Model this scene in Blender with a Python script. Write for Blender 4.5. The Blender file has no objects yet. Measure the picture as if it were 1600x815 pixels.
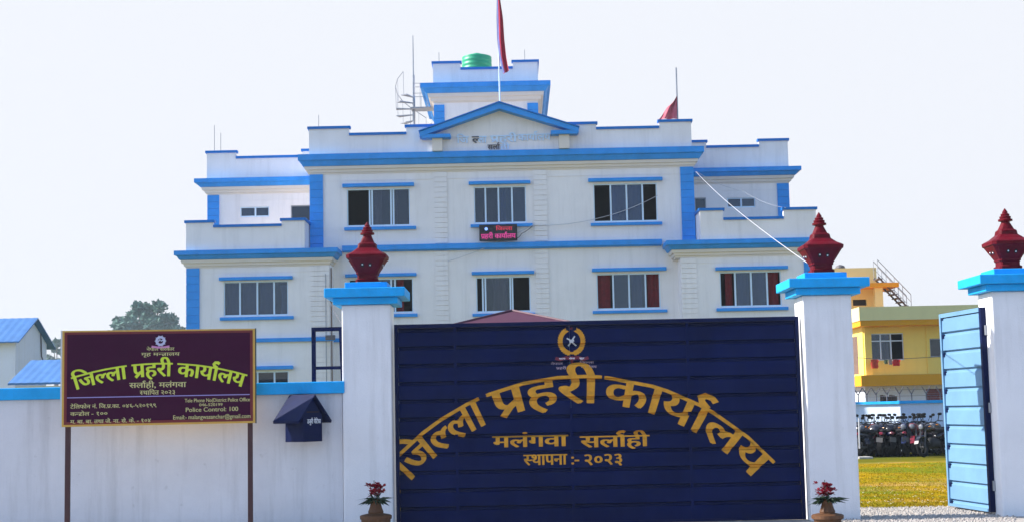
import bpy, bmesh, math, random
from mathutils import Vector, Matrix
random.seed(7)
R = math.radians
sc = bpy.context.scene
COL = sc.collection

# ------------------------------------------------------------------ camera
F, PITCH, ROLL, EYE = 2328.0, math.atan(233 / 2328.0), 0.021, 1.6
cd = bpy.data.cameras.new('camera')
cam = bpy.data.objects.new('camera', cd); COL.objects.link(cam); sc.camera = cam
cd.sensor_width = 36.0; cd.sensor_fit = 'HORIZONTAL'; cd.lens = F / 1600 * 36
cd.clip_start = 0.1; cd.clip_end = 3000
_c, _s, _cp, _sp = math.cos(ROLL), math.sin(ROLL), math.cos(PITCH), math.sin(PITCH)
cam.matrix_world = Matrix(((_c, _s, 0, 0), (_s * _sp, -_sp * _c, -_cp, 0), (-_s * _cp, _cp * _c, -_sp, EYE), (0, 0, 0, 1)))

def at(px, py, Y):
    """point of the photograph (1600 px wide) at ground distance Y -> x, z"""
    u, v = px - 800, 407.5 - py
    u2, v2 = _c * u + _s * v, -_s * u + _c * v
    d = (u2, _cp * F - _sp * v2, _sp * F + _cp * v2)
    return d[0] / d[1] * Y, d[2] / d[1] * Y + EYE

# ------------------------------------------------------------------ sky, sun, exposure
SUN_EL, SUN_AZ = 36.0, -84.0            # azimuth clockwise from the view direction
w = bpy.data.worlds.new('World'); sc.world = w; w.use_nodes = True
nt = w.node_tree
sky = nt.nodes.new('ShaderNodeTexSky'); sky.sky_type = 'NISHITA'; sky.sun_disc = False
sky.sun_elevation = R(SUN_EL); sky.sun_rotation = R(SUN_AZ)
sky.air_density = 1.0; sky.dust_density = 1.0; sky.ozone_density = 5.0; sky.altitude = 100
veil = nt.nodes.new('ShaderNodeMix'); veil.data_type = 'RGBA'
# white winter haze: thick near the horizon ahead, shaped to turn blue overhead and behind the camera to tint the facade
wtc = nt.nodes.new('ShaderNodeTexCoord'); wsx = nt.nodes.new('ShaderNodeSeparateXYZ'); nt.links.new(wtc.outputs['Generated'], wsx.inputs[0])
mz = nt.nodes.new('ShaderNodeMapRange'); mz.interpolation_type = 'SMOOTHSTEP'
for _i, _v in ((1, .28), (2, .72), (3, 1.0), (4, .10)): mz.inputs[_i].default_value = _v
my = nt.nodes.new('ShaderNodeMapRange'); my.interpolation_type = 'SMOOTHSTEP'
for _i, _v in ((1, -.5), (2, .5), (3, .12), (4, 1.0)): my.inputs[_i].default_value = _v
nt.links.new(wsx.outputs[2], mz.inputs[0]); nt.links.new(wsx.outputs[1], my.inputs[0])
mm = nt.nodes.new('ShaderNodeMath'); mm.operation = 'MULTIPLY'
nt.links.new(mz.outputs[0], mm.inputs[0]); nt.links.new(my.outputs[0], mm.inputs[1]); nt.links.new(mm.outputs[0], veil.inputs[0])
nt.links.new(sky.outputs[0], veil.inputs[6]); veil.inputs[7].default_value = (3.08, 3.18, 3.42, 1)
bg = nt.nodes['Background']; bg.inputs[1].default_value = 0.145
nt.links.new(veil.outputs[2], bg.inputs[0])
sd = bpy.data.lights.new('sun', 'SUN'); sun = bpy.data.objects.new('sun', sd); COL.objects.link(sun)
sd.energy = 4.6; sd.angle = R(0.53); sd.color = (1.0, 0.95, 0.87)
_az = R(SUN_AZ)
_dir = Vector((math.sin(_az) * math.cos(R(SUN_EL)), math.cos(_az) * math.cos(R(SUN_EL)), math.sin(R(SUN_EL))))
sun.rotation_euler = _dir.to_track_quat('Z', 'Y').to_euler()
sc.view_settings.view_transform = 'Standard'; sc.view_settings.look = 'None'
sc.view_settings.gamma = 1.0; sc.view_settings.use_curve_mapping = False
sc.view_settings.exposure = 1.0
sc.render.engine = 'CYCLES'
sc.cycles.max_bounces = 6; sc.cycles.transparent_max_bounces = 12

# ------------------------------------------------------------------ helpers
ORG = {}
class MB:
    """collects shapes, links them as one mesh object"""
    def __init__(s): s.v = []; s.f = []
    def add(s, vs, fs):
        n = len(s.v); s.v += [tuple(p) for p in vs]; s.f += [tuple(i + n for i in f) for f in fs]; return s
    def box(s, x0, x1, y0, y1, z0, z1):
        return s.add([(x0,y0,z0),(x1,y0,z0),(x1,y1,z0),(x0,y1,z0),(x0,y0,z1),(x1,y0,z1),(x1,y1,z1),(x0,y1,z1)],
              [(0,3,2,1),(4,5,6,7),(0,1,5,4),(1,2,6,5),(2,3,7,6),(3,0,4,7)])
    def prism(s, pts, y0, y1):
        """polygon in x,z (counter-clockwise seen from the front) extruded y0..y1"""
        n = len(pts)
        vs = [(x, y0, z) for x, z in pts] + [(x, y1, z) for x, z in pts]
        fs = [tuple(range(n)), tuple(range(2 * n - 1, n - 1, -1))]
        fs += [(i, i + n, (i + 1) % n + n, (i + 1) % n) for i in range(n)]
        return s.add(vs, fs)
    def tube(s, pts, r, n=8, cap=True):
        pts = [Vector(p) for p in pts]; rs = r if isinstance(r, (list, tuple)) else [r] * len(pts)
        vs = []; fs = []
        for i, p in enumerate(pts):
            t = (pts[min(i + 1, len(pts) - 1)] - pts[max(i - 1, 0)])
            t = t.normalized() if t.length > 1e-9 else Vector((0, 0, 1))
            a = t.cross(Vector((0, 0, 1)))
            if a.length < 1e-3: a = t.cross(Vector((0, 1, 0)))
            a.normalize(); b = t.cross(a)
            for k in range(n):
                q = 2 * math.pi * k / n
                vs.append(p + (a * math.cos(q) + b * math.sin(q)) * rs[i])
        for i in range(len(pts) - 1):
            for k in range(n):
                k2 = (k + 1) % n
                fs.append((i*n+k, i*n+k2, (i+1)*n+k2, (i+1)*n+k))
        if cap: fs += [tuple(range(n - 1, -1, -1)), tuple(range((len(pts)-1)*n, len(pts)*n))]
        return s.add(vs, fs)
    def lathe(s, prof, c=(0,0,0), n=20, square=None):
        """profile of (radius, z); square(i) gives how square section i is"""
        vs = []; fs = []
        for i, (r, z) in enumerate(prof):
            q = square(i) if square else 0
            for k in range(n):
                a = 2 * math.pi * (k + .5) / n
                ca, sa = math.cos(a), math.sin(a)
                m = 1 / max(abs(ca), abs(sa)); m = min(m, 1.30)
                rr = r * (1 + q * (m - 1))
                vs.append((c[0] + rr * ca, c[1] + rr * sa, c[2] + z))
        for i in range(len(prof) - 1):
            for k in range(n):
                k2 = (k + 1) % n
                fs.append((i*n+k, i*n+k2, (i+1)*n+k2, (i+1)*n+k))
        fs += [tuple(range(n - 1, -1, -1)), tuple(range((len(prof)-1)*n, len(prof)*n))]
        return s.add(vs, fs)
    def torus(s, c, R0, r, n=24, m=8, sq=1.0):
        vs = []; fs = []
        for i in range(n):
            a = 2 * math.pi * i / n
            for k in range(m):
                b = 2 * math.pi * k / m
                rr = R0 + r * math.cos(b)
                vs.append((c[0] + rr * math.cos(a), c[1] + r * sq * math.sin(b), c[2] + rr * math.sin(a)))
        for i in range(n):
            for k in range(m):
                i2, k2 = (i + 1) % n, (k + 1) % m
                fs.append((i*m+k, i2*m+k, i2*m+k2, i*m+k2))
        return s.add(vs, fs)
    def loft(s, secs, n=12, p=2.6):
        """body along x: sections (x, z, half width, half height)"""
        vs = []; fs = []
        for x, z, hw, hh in secs:
            for k in range(n):
                a = 2 * math.pi * k / n; ca, sa = math.cos(a), math.sin(a)
                vs.append((x, hw * math.copysign(abs(ca) ** (2/p), ca), z + hh * math.copysign(abs(sa) ** (2/p), sa)))
        for i in range(len(secs) - 1):
            for k in range(n):
                k2 = (k + 1) % n
                fs.append((i*n+k, (i+1)*n+k, (i+1)*n+k2, i*n+k2))
        fs += [tuple(range(n)), tuple(range(len(secs)*n - 1, (len(secs)-1)*n - 1, -1))]
        return s.add(vs, fs)
    def cornice(s, x0, x1, y0, y1, prof):
        """prof (outward, z) from bottom to top, swept round the rectangle, closed on top and bottom"""
        vs = []; fs = []; n = len(prof)
        for o, z in prof:
            vs += [(x0-o, y0-o, z), (x1+o, y0-o, z), (x1+o, y1+o, z), (x0-o, y1+o, z)]
        for i in range(n - 1):
            for k in range(4):
                k2 = (k + 1) % 4
                fs.append((i*4+k, i*4+k2, (i+1)*4+k2, (i+1)*4+k))
        fs += [(3, 2, 1, 0), tuple((n-1)*4 + k for k in range(4))]
        return s.add(vs, fs)
    def build(s, name, mat, parent=None, smooth=False, bevel=0, origin=None):
        me = bpy.data.meshes.new(name)
        if parent is not None: o0 = ORG.get(parent.name, (0,0,0)); loc = None
        else:
            if origin is None:
                xs = [p[0] for p in s.v]; ys = [p[1] for p in s.v]; zs = [p[2] for p in s.v]
                origin = ((min(xs)+max(xs))/2, (min(ys)+max(ys))/2, min(zs))
            o0 = loc = origin
        me.from_pydata([(p[0]-o0[0], p[1]-o0[1], p[2]-o0[2]) for p in s.v], [], s.f)
        me.update()
        ob = bpy.data.objects.new(name, me); COL.objects.link(ob)
        if mat is not None: me.materials.append(mat)
        if smooth:
            for p in me.polygons: p.use_smooth = True
        if parent is not None: ob.parent = parent; ORG[ob.name] = o0
        else: ob.location = loc; ORG[ob.name] = tuple(loc)
        if bevel:
            b = ob.modifiers.new('bevel', 'BEVEL'); b.width = bevel; b.segments = 2; b.limit_method = 'ANGLE'
        return ob

def tag(o, label, cat, group=None, kind=None):
    o['label'] = label; o['category'] = cat
    if group: o['group'] = group
    if kind: o['kind'] = kind
    return o
def thing(name, label, cat, loc=(0,0,0), group=None):
    o = bpy.data.objects.new(name, None); COL.objects.link(o); o.empty_display_size = .3
    o.location = loc; ORG[o.name] = tuple(loc)
    return tag(o, label, cat, group)
def structure(o): o['kind'] = 'structure'; return o
def copy_tree(o, parent=None):
    c = o.copy(); COL.objects.link(c)
    if parent is not None: c.parent = parent
    for ch in list(o.children): copy_tree(ch, c)
    return c
def box(name, mat, parent, *b, **k): return MB().box(*b).build(name, mat, parent, **k)

# ------------------------------------------------------------------ materials
def mat(name, rgb, rough=.7, var=.08, scale=3.0, bump=.0, bscale=60, streak=0.0, streak_rgb=(.30,.27,.22), metal=0.0,
        spec=.4, rgb2=None, fine=0.0, coat=0):
    m = bpy.data.materials.new(name); m.use_nodes = True
    t = m.node_tree; N = t.nodes; L = t.links; b = N['Principled BSDF']
    b.inputs['Roughness'].default_value = rough; b.inputs['Metallic'].default_value = metal
    b.inputs['Specular IOR Level'].default_value = spec
    if coat: b.inputs['Coat Weight'].default_value = coat; b.inputs['Coat Roughness'].default_value = .1
    tc = N.new('ShaderNodeTexCoord')
    n1 = N.new('ShaderNodeTexNoise'); n1.inputs['Scale'].default_value = scale; n1.inputs['Detail'].default_value = 6
    n1.inputs['Roughness'].default_value = .65
    L.new(tc.outputs['Object'], n1.inputs['Vector'])
    r = N.new('ShaderNodeMapRange'); r.inputs[1].default_value = .3; r.inputs[2].default_value = .7
    L.new(n1.outputs['Fac'], r.inputs[0])
    mx = N.new('ShaderNodeMix'); mx.data_type = 'RGBA'
    lo = tuple(c * (1 - var) for c in rgb) if rgb2 is None else rgb
    hi = tuple(min(1, c * (1 + var)) for c in rgb) if rgb2 is None else rgb2
    mx.inputs[6].default_value = (*lo, 1); mx.inputs[7].default_value = (*hi, 1)
    L.new(r.outputs[0], mx.inputs[0]); out = mx.outputs[2]
    if streak:
        mp = N.new('ShaderNodeMapping'); mp.inputs['Scale'].default_value = (2.2, 2.2, .16)
        L.new(tc.outputs['Object'], mp.inputs[0])
        n2 = N.new('ShaderNodeTexNoise'); n2.inputs['Scale'].default_value = 2.0; n2.inputs['Detail'].default_value = 8
        n2.inputs['Roughness'].default_value = .7
        L.new(mp.outputs[0], n2.inputs['Vector'])
        r2 = N.new('ShaderNodeMapRange'); r2.inputs[1].default_value = .50; r2.inputs[2].default_value = .78; r2.inputs[4].default_value = streak
        L.new(n2.outputs['Fac'], r2.inputs[0])
        m2 = N.new('ShaderNodeMix'); m2.data_type = 'RGBA'; m2.inputs[7].default_value = (*streak_rgb, 1)
        L.new(r2.outputs[0], m2.inputs[0]); L.new(out, m2.inputs[6]); out = m2.outputs[2]
        # small chips and splashes
        n4 = N.new('ShaderNodeTexNoise'); n4.inputs['Scale'].default_value = 9; n4.inputs['Detail'].default_value = 4
        L.new(tc.outputs['Object'], n4.inputs['Vector'])
        r4 = N.new('ShaderNodeMapRange'); r4.inputs[1].default_value = .69; r4.inputs[2].default_value = .74; r4.inputs[4].default_value = .5 * streak
        L.new(n4.outputs['Fac'], r4.inputs[0])
        m4 = N.new('ShaderNodeMix'); m4.data_type = 'RGBA'; m4.inputs[7].default_value = (*streak_rgb, 1)
        L.new(r4.outputs[0], m4.inputs[0]); L.new(out, m4.inputs[6]); out = m4.outputs[2]
    L.new(out, b.inputs['Base Color'])
    if bump:
        n3 = N.new('ShaderNodeTexNoise'); n3.inputs['Scale'].default_value = bscale; n3.inputs['Detail'].default_value = 5
        L.new(tc.outputs['Object'], n3.inputs['Vector'])
        bp = N.new('ShaderNodeBump'); bp.inputs['Strength'].default_value = bump; bp.inputs['Distance'].default_value = .02
        L.new(n3.outputs['Fac'], bp.inputs['Height']); L.new(bp.outputs['Normal'], b.inputs['Normal'])
    return m
def emit(name, rgb, st):
    m = bpy.data.materials.new(name); m.use_nodes = True; b = m.node_tree.nodes['Principled BSDF']
    b.inputs['Base Color'].default_value = (.02,.02,.02,1)
    b.inputs['Emission Color'].default_value = (*rgb, 1); b.inputs['Emission Strength'].default_value = st
    return m
def glass(name, tint, opacity):
    m = bpy.data.materials.new(name); m.use_nodes = True; t = m.node_tree; N = t.nodes; L = t.links
    N.remove(N['Principled BSDF']); o = N['Material Output']
    tr = N.new('ShaderNodeBsdfTransparent'); tr.inputs[0].default_value = (*tint, 1)
    df = N.new('ShaderNodeBsdfDiffuse'); df.inputs[0].default_value = (.16,.25,.44,1)     # dusty, tinted pane; blue sky reflection painted into its colour
    gl = N.new('ShaderNodeBsdfGlossy'); gl.inputs['Roughness'].default_value = .03; gl.inputs[0].default_value = (.9,.92,1,1)
    lw = N.new('ShaderNodeFresnel'); lw.inputs[0].default_value = 1.52
    m1 = N.new('ShaderNodeMixShader'); m1.inputs[0].default_value = opacity
    m2 = N.new('ShaderNodeMixShader')
    L.new(tr.outputs[0], m1.inputs[1]); L.new(df.outputs[0], m1.inputs[2])
    L.new(lw.outputs[0], m2.inputs[0]); L.new(m1.outputs[0], m2.inputs[1]); L.new(gl.outputs[0], m2.inputs[2])
    L.new(m2.outputs[0], o.inputs[0]); return m

CREAM = mat('cream_plaster', (.85,.81,.80), .85, .06, .6, .25, 45, streak=.26, streak_rgb=(.40,.37,.35))
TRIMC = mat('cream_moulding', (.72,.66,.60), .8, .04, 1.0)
BLUE = mat('blue_trim_paint', (.035,.29,.76), .5, .12, 2.0, .1, 40, streak=.10, streak_rgb=(.03,.22,.60), spec=.15)
COPE = mat('coping_blue_paint', (.010,.17,.55), .5, .10, 2.0, .1, 40, spec=.15)
SKYB = mat('sky_blue_paint', (.015,.36,.78), .5, .14, 3.0, .12, 40, streak=.2, streak_rgb=(.03,.16,.34), spec=.12)
WALLW = mat('boundary_wall_plaster', (.66,.655,.69), .9, .08, .8, .3, 40, streak=.42, streak_rgb=(.29,.28,.28))
PILLW = mat('pillar_plaster', (.80,.785,.80), .85, .06, 1.2, .25, 45, streak=.34, streak_rgb=(.36,.33,.30))
NAVY = mat('navy_gate_paint', (.0030,.0085,.055), .5, .30, 1.2, .06, 25, streak=.22, streak_rgb=(.012,.020,.075), spec=.06)
NAVY2 = mat('navy_metal', (.004,.009,.050), .45, .2, 4, spec=.08)
LEAFB = mat('light_blue_gate_paint', (.125,.26,.42), .45, .10, 2.0, .05, 25, streak=.15, streak_rgb=(.1,.22,.34))
GOLD = mat('gold_lettering_paint', (.62,.275,.008), .55, .22, 9)
MAROON = mat('maroon_board', (.048,.0042,.027), .5, .10, 2.5, spec=.06)
DRED = mat('dark_red_border', (.17,.012,.014), .5, .1, 5)
YEDGE = mat('yellow_border', (.62,.36,.06), .5, .1, 5)
LIME = mat('lime_lettering', (.62,.72,.035), .5, .08, 12)
PALEY = mat('pale_yellow_lettering', (.60,.54,.22), .5, .1, 12)
LILAC = mat('lilac_line', (.34,.28,.62), .5, .05, 5)
PINKW = mat('pink_emblem', (.62,.22,.45), .5, .1, 12)
SIGNL = mat('pale_blue_lettering', (.60,.76,.98), .6, .05, 8)
WHITEL = mat('white_lettering', (.84,.88,.94), .6, .05, 8)
DARKL = mat('tarnished_lettering', (.08,.075,.09), .6, .2, 8)
POST = mat('maroon_post', (.055,.016,.018), .5, .15, 6)
RED = mat('red_finial_paint', (.115,.004,.011), .5, .25, 7, .25, 30, spec=.08)
HOLE = mat('dark_niche', (.02,.01,.01), .9)
BULB = mat('white_bulb', (.85,.83,.8), .2)
ALU = mat('white_aluminium', (.64,.78,.92), .4, .04, 4)
GLS = glass('grey_glass', (.44,.50,.64), .09)
GLD = glass('dark_glass', (.45,.42,.48), .045)
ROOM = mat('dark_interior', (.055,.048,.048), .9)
CURR = mat('red_curtain', (.16,.009,.014), .9, .3, 9)
CURW = mat('pale_curtain', (.46,.50,.52), .9, .15, 9)
CURG = mat('blued_curtain', (.13,.18,.30), .9, .15, 9)  # curtain colour blued to carry the sky reflected in the panes
DECK = mat('terrace_screed', (.46,.40,.33), .9, .12, 2, .3, 30)
CONC = mat('concrete', (.36,.34,.31), .9, .12, 3, .3, 30)
STEEL = mat('grey_steel', (.30,.31,.34), .45, .1, 6, metal=.5)
RUST = mat('brown_pipe', (.16,.10,.075), .7, .2, 6)
CABLEW = mat('white_cable', (.50,.50,.54), .7)
CABLED = mat('dark_cable', (.10,.09,.10), .6)
TANK = mat('green_plastic_tank', (.012,.34,.17), .45, .12, 4)
FLAGR = mat('crimson_cloth', (.46,.020,.055), .85, .15, 5)
FLAGB = mat('pale_blue_cloth_edge', (.30,.30,.62), .85, .1, 5)
YEL = mat('yellow_plaster', (.90,.72,.17), .85, .05, .7, .2, 40, streak=.16, streak_rgb=(.5,.36,.1))
YELP = mat('pale_yellow_plaster', (.80,.71,.33), .85, .05, .7, .2, 40, streak=.16, streak_rgb=(.5,.42,.2))
ORNG = mat('mustard_band', (.75,.33,.004), .8, .06, 1)
BRICK = mat('brick_red', (.20,.045,.035), .9, .25, 9, .4, 20)
PAVR = mat('red_tin_roof', (.075,.014,.034), .6, .12, 4)
TINB = mat('blue_tin_roof', (.075,.19,.42), .5, .12, 3, spec=.2)
WHITEW = mat('white_plaster', (.64,.70,.80), .9, .05, 1, .2, 40, streak=.2)
TERRA = mat('terracotta_pot', (.105,.042,.014), .65, .2, 9, .2, 40)
FLOWR = mat('red_petals', (.32,.010,.028), .6, .35, 20)
LEAFD = mat('dark_leaves', (.020,.050,.022), .6, .4, 15)
BARK = mat('bark', (.13,.09,.06), .9, .25, 8, .5, 20)
BLACK = mat('black_rubber', (.010,.010,.011), .8, .2, 8, spec=.1)
SEATM = mat('black_vinyl', (.012,.011,.013), .65, .2, 8, spec=.2)
ENG = mat('engine_metal', (.022,.022,.024), .55, .25, 12, spec=.2)
CHROME = mat('chrome', (.05,.05,.055), .4, .05, 8, spec=.3)
LENSR = mat('red_lens', (.20,.008,.03), .25)
LENSW = mat('headlamp_lens', (.16,.17,.20), .2)

# ------------------------------------------------------------------ Devanagari lettering, set glyph by glyph
HAL, REPH, RAK = '\u094d', '^', '~'
GC = {}
def _mesh(s, off, ext):
    c = bpy.data.curves.new('glyph', 'FONT'); c.body = s; c.offset = off; c.resolution_u = 4; c.extrude = ext
    o = bpy.data.objects.new('glyph', c); COL.objects.link(o)
    dg = bpy.context.evaluated_depsgraph_get(); dg.update()
    e = o.evaluated_get(dg); m = e.to_mesh()
    vs = [tuple(v.co) for v in m.vertices]; fs = [tuple(p.vertices) for p in m.polygons]
    e.to_mesh_clear(); bpy.data.objects.remove(o); bpy.data.curves.remove(c)
    return vs, fs
LW = max(v[0] for v in _mesh('ल', 0, 0)[0])
def glyph(ch, off, ext):
    k = (ch, off, ext)
    if k not in GC:
        vs, fs = _mesh(ch, off, ext) if ch != ' ' else ([], [])
        two = _mesh(ch + 'ल', 0, 0)[0]
        adv = max(v[0] for v in two) - LW
        x1 = max([v[0] for v in _mesh(ch, 0, 0)[0]], default=0) if ch != ' ' else adv
        GC[k] = (vs, fs, adv, x1)
    return GC[k]
def clip_right(vs, fs, x):
    bm = bmesh.new(); bv = [bm.verts.new(v) for v in vs]
    for f in fs:
        try: bm.faces.new([bv[i] for i in f])
        except ValueError: pass
    bmesh.ops.bisect_plane(bm, geom=bm.verts[:] + bm.edges[:] + bm.faces[:], plane_co=(x,0,0), plane_no=(1,0,0), clear_outer=True)
    bm.verts.index_update()
    r = [tuple(v.co) for v in bm.verts], [tuple(v.index for v in f.verts) for f in bm.faces]
    bm.free(); return r
def stroke(pts, hw, ext):
    vs = []; fs = []
    for i, p in enumerate(pts):
        a = Vector(pts[max(i-1,0)]); b = Vector(pts[min(i+1,len(pts)-1)]); d = (b - a).normalized(); n = Vector((-d.y, d.x))
        for q in (1, -1): vs.append((p[0] + n.x*hw*q, p[1] + n.y*hw*q, ext))
    for i in range(len(pts) - 1): fs.append((2*i, 2*i+1, 2*i+3, 2*i+2))
    return vs, fs
def compose(s, off=.012, ext=0.0, gap=0.0):
    """visual-order string -> pieces of (verts, faces), width"""
    out = []; x = 0.0; i = 0; prev_x1 = 0
    while i < len(s):
        ch = s[i]
        if ch == REPH:
            q = prev_x1 - .145
            out.append(stroke([(q+dx, y) for dx, y in ((.03,.60),(-.10,.67),(-.145,.75),(-.09,.83),(.02,.85),(.10,.80))], .040 + off, ext)); i += 1; continue
        if ch == RAK:
            q = prev_x1 - .16
            out.append(stroke([(q, .26), (q-.14, .17), (q-.31, .00)], .040 + off, ext)); i += 1; continue
        vs, fs, adv, x1 = glyph(ch, 0.0, ext)
        half = i + 1 < len(s) and s[i+1] == HAL
        if half:
            vs, fs = clip_right(vs, fs, x1 - .20); adv = x1 - .205; i += 1
        if vs:
            for q in ((0,0),(off,0),(-off,0),(off*.5,.004),(-off*.5,-.004)) if off > .006 else ((0,0),):
                out.append(([(v[0] + x + q[0], v[1] + q[1], v[2]) for v in vs], fs))
        if adv > .02: prev_x1 = x + x1 if not half else x + adv
        x += adv + (gap if adv > .02 else 0); i += 1
    return out, x
def letters(mb, s, fn, off=.012, ext=0.0, height=None, width=None, size=None, anchor='c', lift=.00025, gap=0.0):
    """put text through fn(x, y, depth) (metres in the plane of the board); anchor c/l/r at x=0, baseline y=0"""
    ps, wd = compose(s, off, ext, gap)
    sy = size if size else height / .62
    sx = sy if width is None else width / wd
    x0 = {'c': -wd/2, 'l': 0, 'r': -wd}[anchor]
    for k, (vs, fs) in enumerate(ps):
        mb.add([fn((v[0] + x0) * sx, v[1] * sy, v[2] * sy + (k % 10) * lift) for v in vs], fs)
    return mb

# ================================================================== GROUND
GND = mat('dusty_ground', (.20,.178,.155), .95, .2, .8, .4, 12)
structure(MB().add([(-900,-300,-.02),(900,-300,-.02),(900,2200,-.02),(-900,2200,-.02)], [(0,1,2,3)]).build('ground', GND, origin=(0,0,-.02)))
def lawn_mat():
    m = mat('dry_lawn', (.345,.215,.008), .95, .3, 1.2, .5, 30, spec=0)
    t = m.node_tree; N = t.nodes; L = t.links; b = N['Principled BSDF']
    src = b.inputs['Base Color'].links[0].from_socket
    tc = N.new('ShaderNodeTexCoord'); n = N.new('ShaderNodeTexNoise'); n.inputs['Scale'].default_value = .35; n.inputs['Detail'].default_value = 7
    n.inputs['Roughness'].default_value = .7
    L.new(tc.outputs['Object'], n.inputs['Vector'])
    r = N.new('ShaderNodeMapRange'); r.inputs[1].default_value = .44; r.inputs[2].default_value = .58
    L.new(n.outputs['Fac'], r.inputs[0])
    mx = N.new('ShaderNodeMix'); mx.data_type = 'RGBA'; mx.inputs[7].default_value = (.15,.19,.012,1)
    L.new(r.outputs[0], mx.inputs[0]); L.new(src, mx.inputs[6])
    n2 = N.new('ShaderNodeTexNoise'); n2.inputs['Scale'].default_value = .5; n2.inputs['Detail'].default_value = 6
    L.new(tc.outputs['Object'], n2.inputs['Vector'])
    r2 = N.new('ShaderNodeMapRange'); r2.inputs[1].default_value = .54; r2.inputs[2].default_value = .66; r2.inputs[4].default_value = .7
    L.new(n2.outputs['Fac'], r2.inputs[0])
    m2 = N.new('ShaderNodeMix'); m2.data_type = 'RGBA'; m2.inputs[7].default_value = (.50,.30,.12,1)
    mp = N.new('ShaderNodeMapping'); mp.inputs['Scale'].default_value = (.35, 1, 1)
    L.new(tc.outputs['Object'], mp.inputs[0]); L.new(mp.outputs[0], n2.inputs['Vector'])
    L.new(r2.outputs[0], m2.inputs[0]); L.new(mx.outputs[2], m2.inputs[6])
    sx_ = N.new('ShaderNodeSeparateXYZ'); L.new(tc.outputs['Object'], sx_.inputs[0])   # darker green band near the far wall, shade painted into the grass colour
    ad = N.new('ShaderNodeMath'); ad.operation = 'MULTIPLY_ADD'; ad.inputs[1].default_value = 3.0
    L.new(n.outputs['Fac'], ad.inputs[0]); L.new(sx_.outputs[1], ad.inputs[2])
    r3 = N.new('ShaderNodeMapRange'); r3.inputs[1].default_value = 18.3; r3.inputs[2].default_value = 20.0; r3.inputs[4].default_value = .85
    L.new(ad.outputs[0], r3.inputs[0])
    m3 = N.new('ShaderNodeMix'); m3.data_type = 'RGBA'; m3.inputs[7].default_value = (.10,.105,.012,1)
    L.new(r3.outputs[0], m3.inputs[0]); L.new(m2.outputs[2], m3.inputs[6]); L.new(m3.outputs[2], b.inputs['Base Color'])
    return m
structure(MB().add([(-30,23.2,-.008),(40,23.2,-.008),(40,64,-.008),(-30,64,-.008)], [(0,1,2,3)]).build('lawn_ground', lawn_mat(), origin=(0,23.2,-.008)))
GRAV = mat('gravel_bed', (.38,.34,.30), .95, .35, 9, .8, 40)
structure(MB().add([(-12,17,-.012),(14,17,-.012),(14,23.3,-.012),(-12,23.3,-.012)], [(0,1,2,3)]).build('gravel_path', GRAV, origin=(0,17,-.012)))

# grass blades (stuff)
def grass():
    g = MB()
    gm = mat('grass_blades', (.17,.17,.008), .9, .3, .6, rgb2=(.38,.215,.008), spec=0)
    for _ in range(26000):
        y = 23.2 + (40 - 23.2) * random.random() ** 1.5
        x = y * random.uniform(.20, .34)
        h = random.uniform(.008, .026); a = random.uniform(0, math.pi); wd = random.uniform(.004, .009)
        dx, dy = math.cos(a) * wd, math.sin(a) * wd
        lx, ly = random.gauss(0, .03), random.gauss(0, .03)
        g.add([(x-dx,y-dy,-.01),(x+dx,y+dy,-.01),(x+lx,y+ly,h)], [(0,1,2)])
    o = g.build('grass', gm, origin=(0,0,0)); tag(o, 'short dry golden green grass on the sunlit lawn behind the gates', 'grass', kind='stuff')
    fl = MB()
    for _ in range(170):
        y = random.uniform(23.3, 27.5) if random.random() < .75 else random.uniform(27, 40); x = y * random.uniform(.20, .34); s = random.uniform(.008, .022); z = random.uniform(.03, .07)
        fl.add([(x-s,y-s,z),(x+s,y-s*.6,z+.008),(x+s*.8,y+s,z),(x-s,y+s,z+.006)], [(0,1,2,3)])
    o = fl.build('fallen_petals', mat('white_petals', (.72,.70,.60), .8), origin=(0,0,0)); tag(o, 'small white petals and bits scattered over the near lawn', 'petals', kind='stuff')
    pb = MB()
    for _ in range(5200):
        y = random.uniform(20.0, 23.3); x = y * random.uniform(.20, .33) ; r = random.uniform(.006, .024); q = random.uniform(.5, .9)
        a = random.uniform(0, 6.3); ca, sa = math.cos(a) * r, math.sin(a) * r
        pb.add([(x+ca,y+sa,-.008),(x-sa,y+ca,-.008),(x-ca,y-sa,-.008),(x+sa,y-ca,-.008),(x+r*.2,y,r*q)], [(0,1,4),(1,2,4),(2,3,4),(3,0,4)])
    o = pb.build('gravel', mat('pebbles', (.26,.22,.19), .9, .3, 12, rgb2=(.52,.48,.44)), origin=(0,0,0)); tag(o, 'loose grey and tan gravel in the gateway', 'gravel', kind='stuff')
grass()

# ================================================================== POLICE BUILDING
BX = -0.34
B = thing('police_building', 'large cream three storey building with blue cornices, stepped parapets and a pediment', 'building', (BX, 51, 0))

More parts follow.
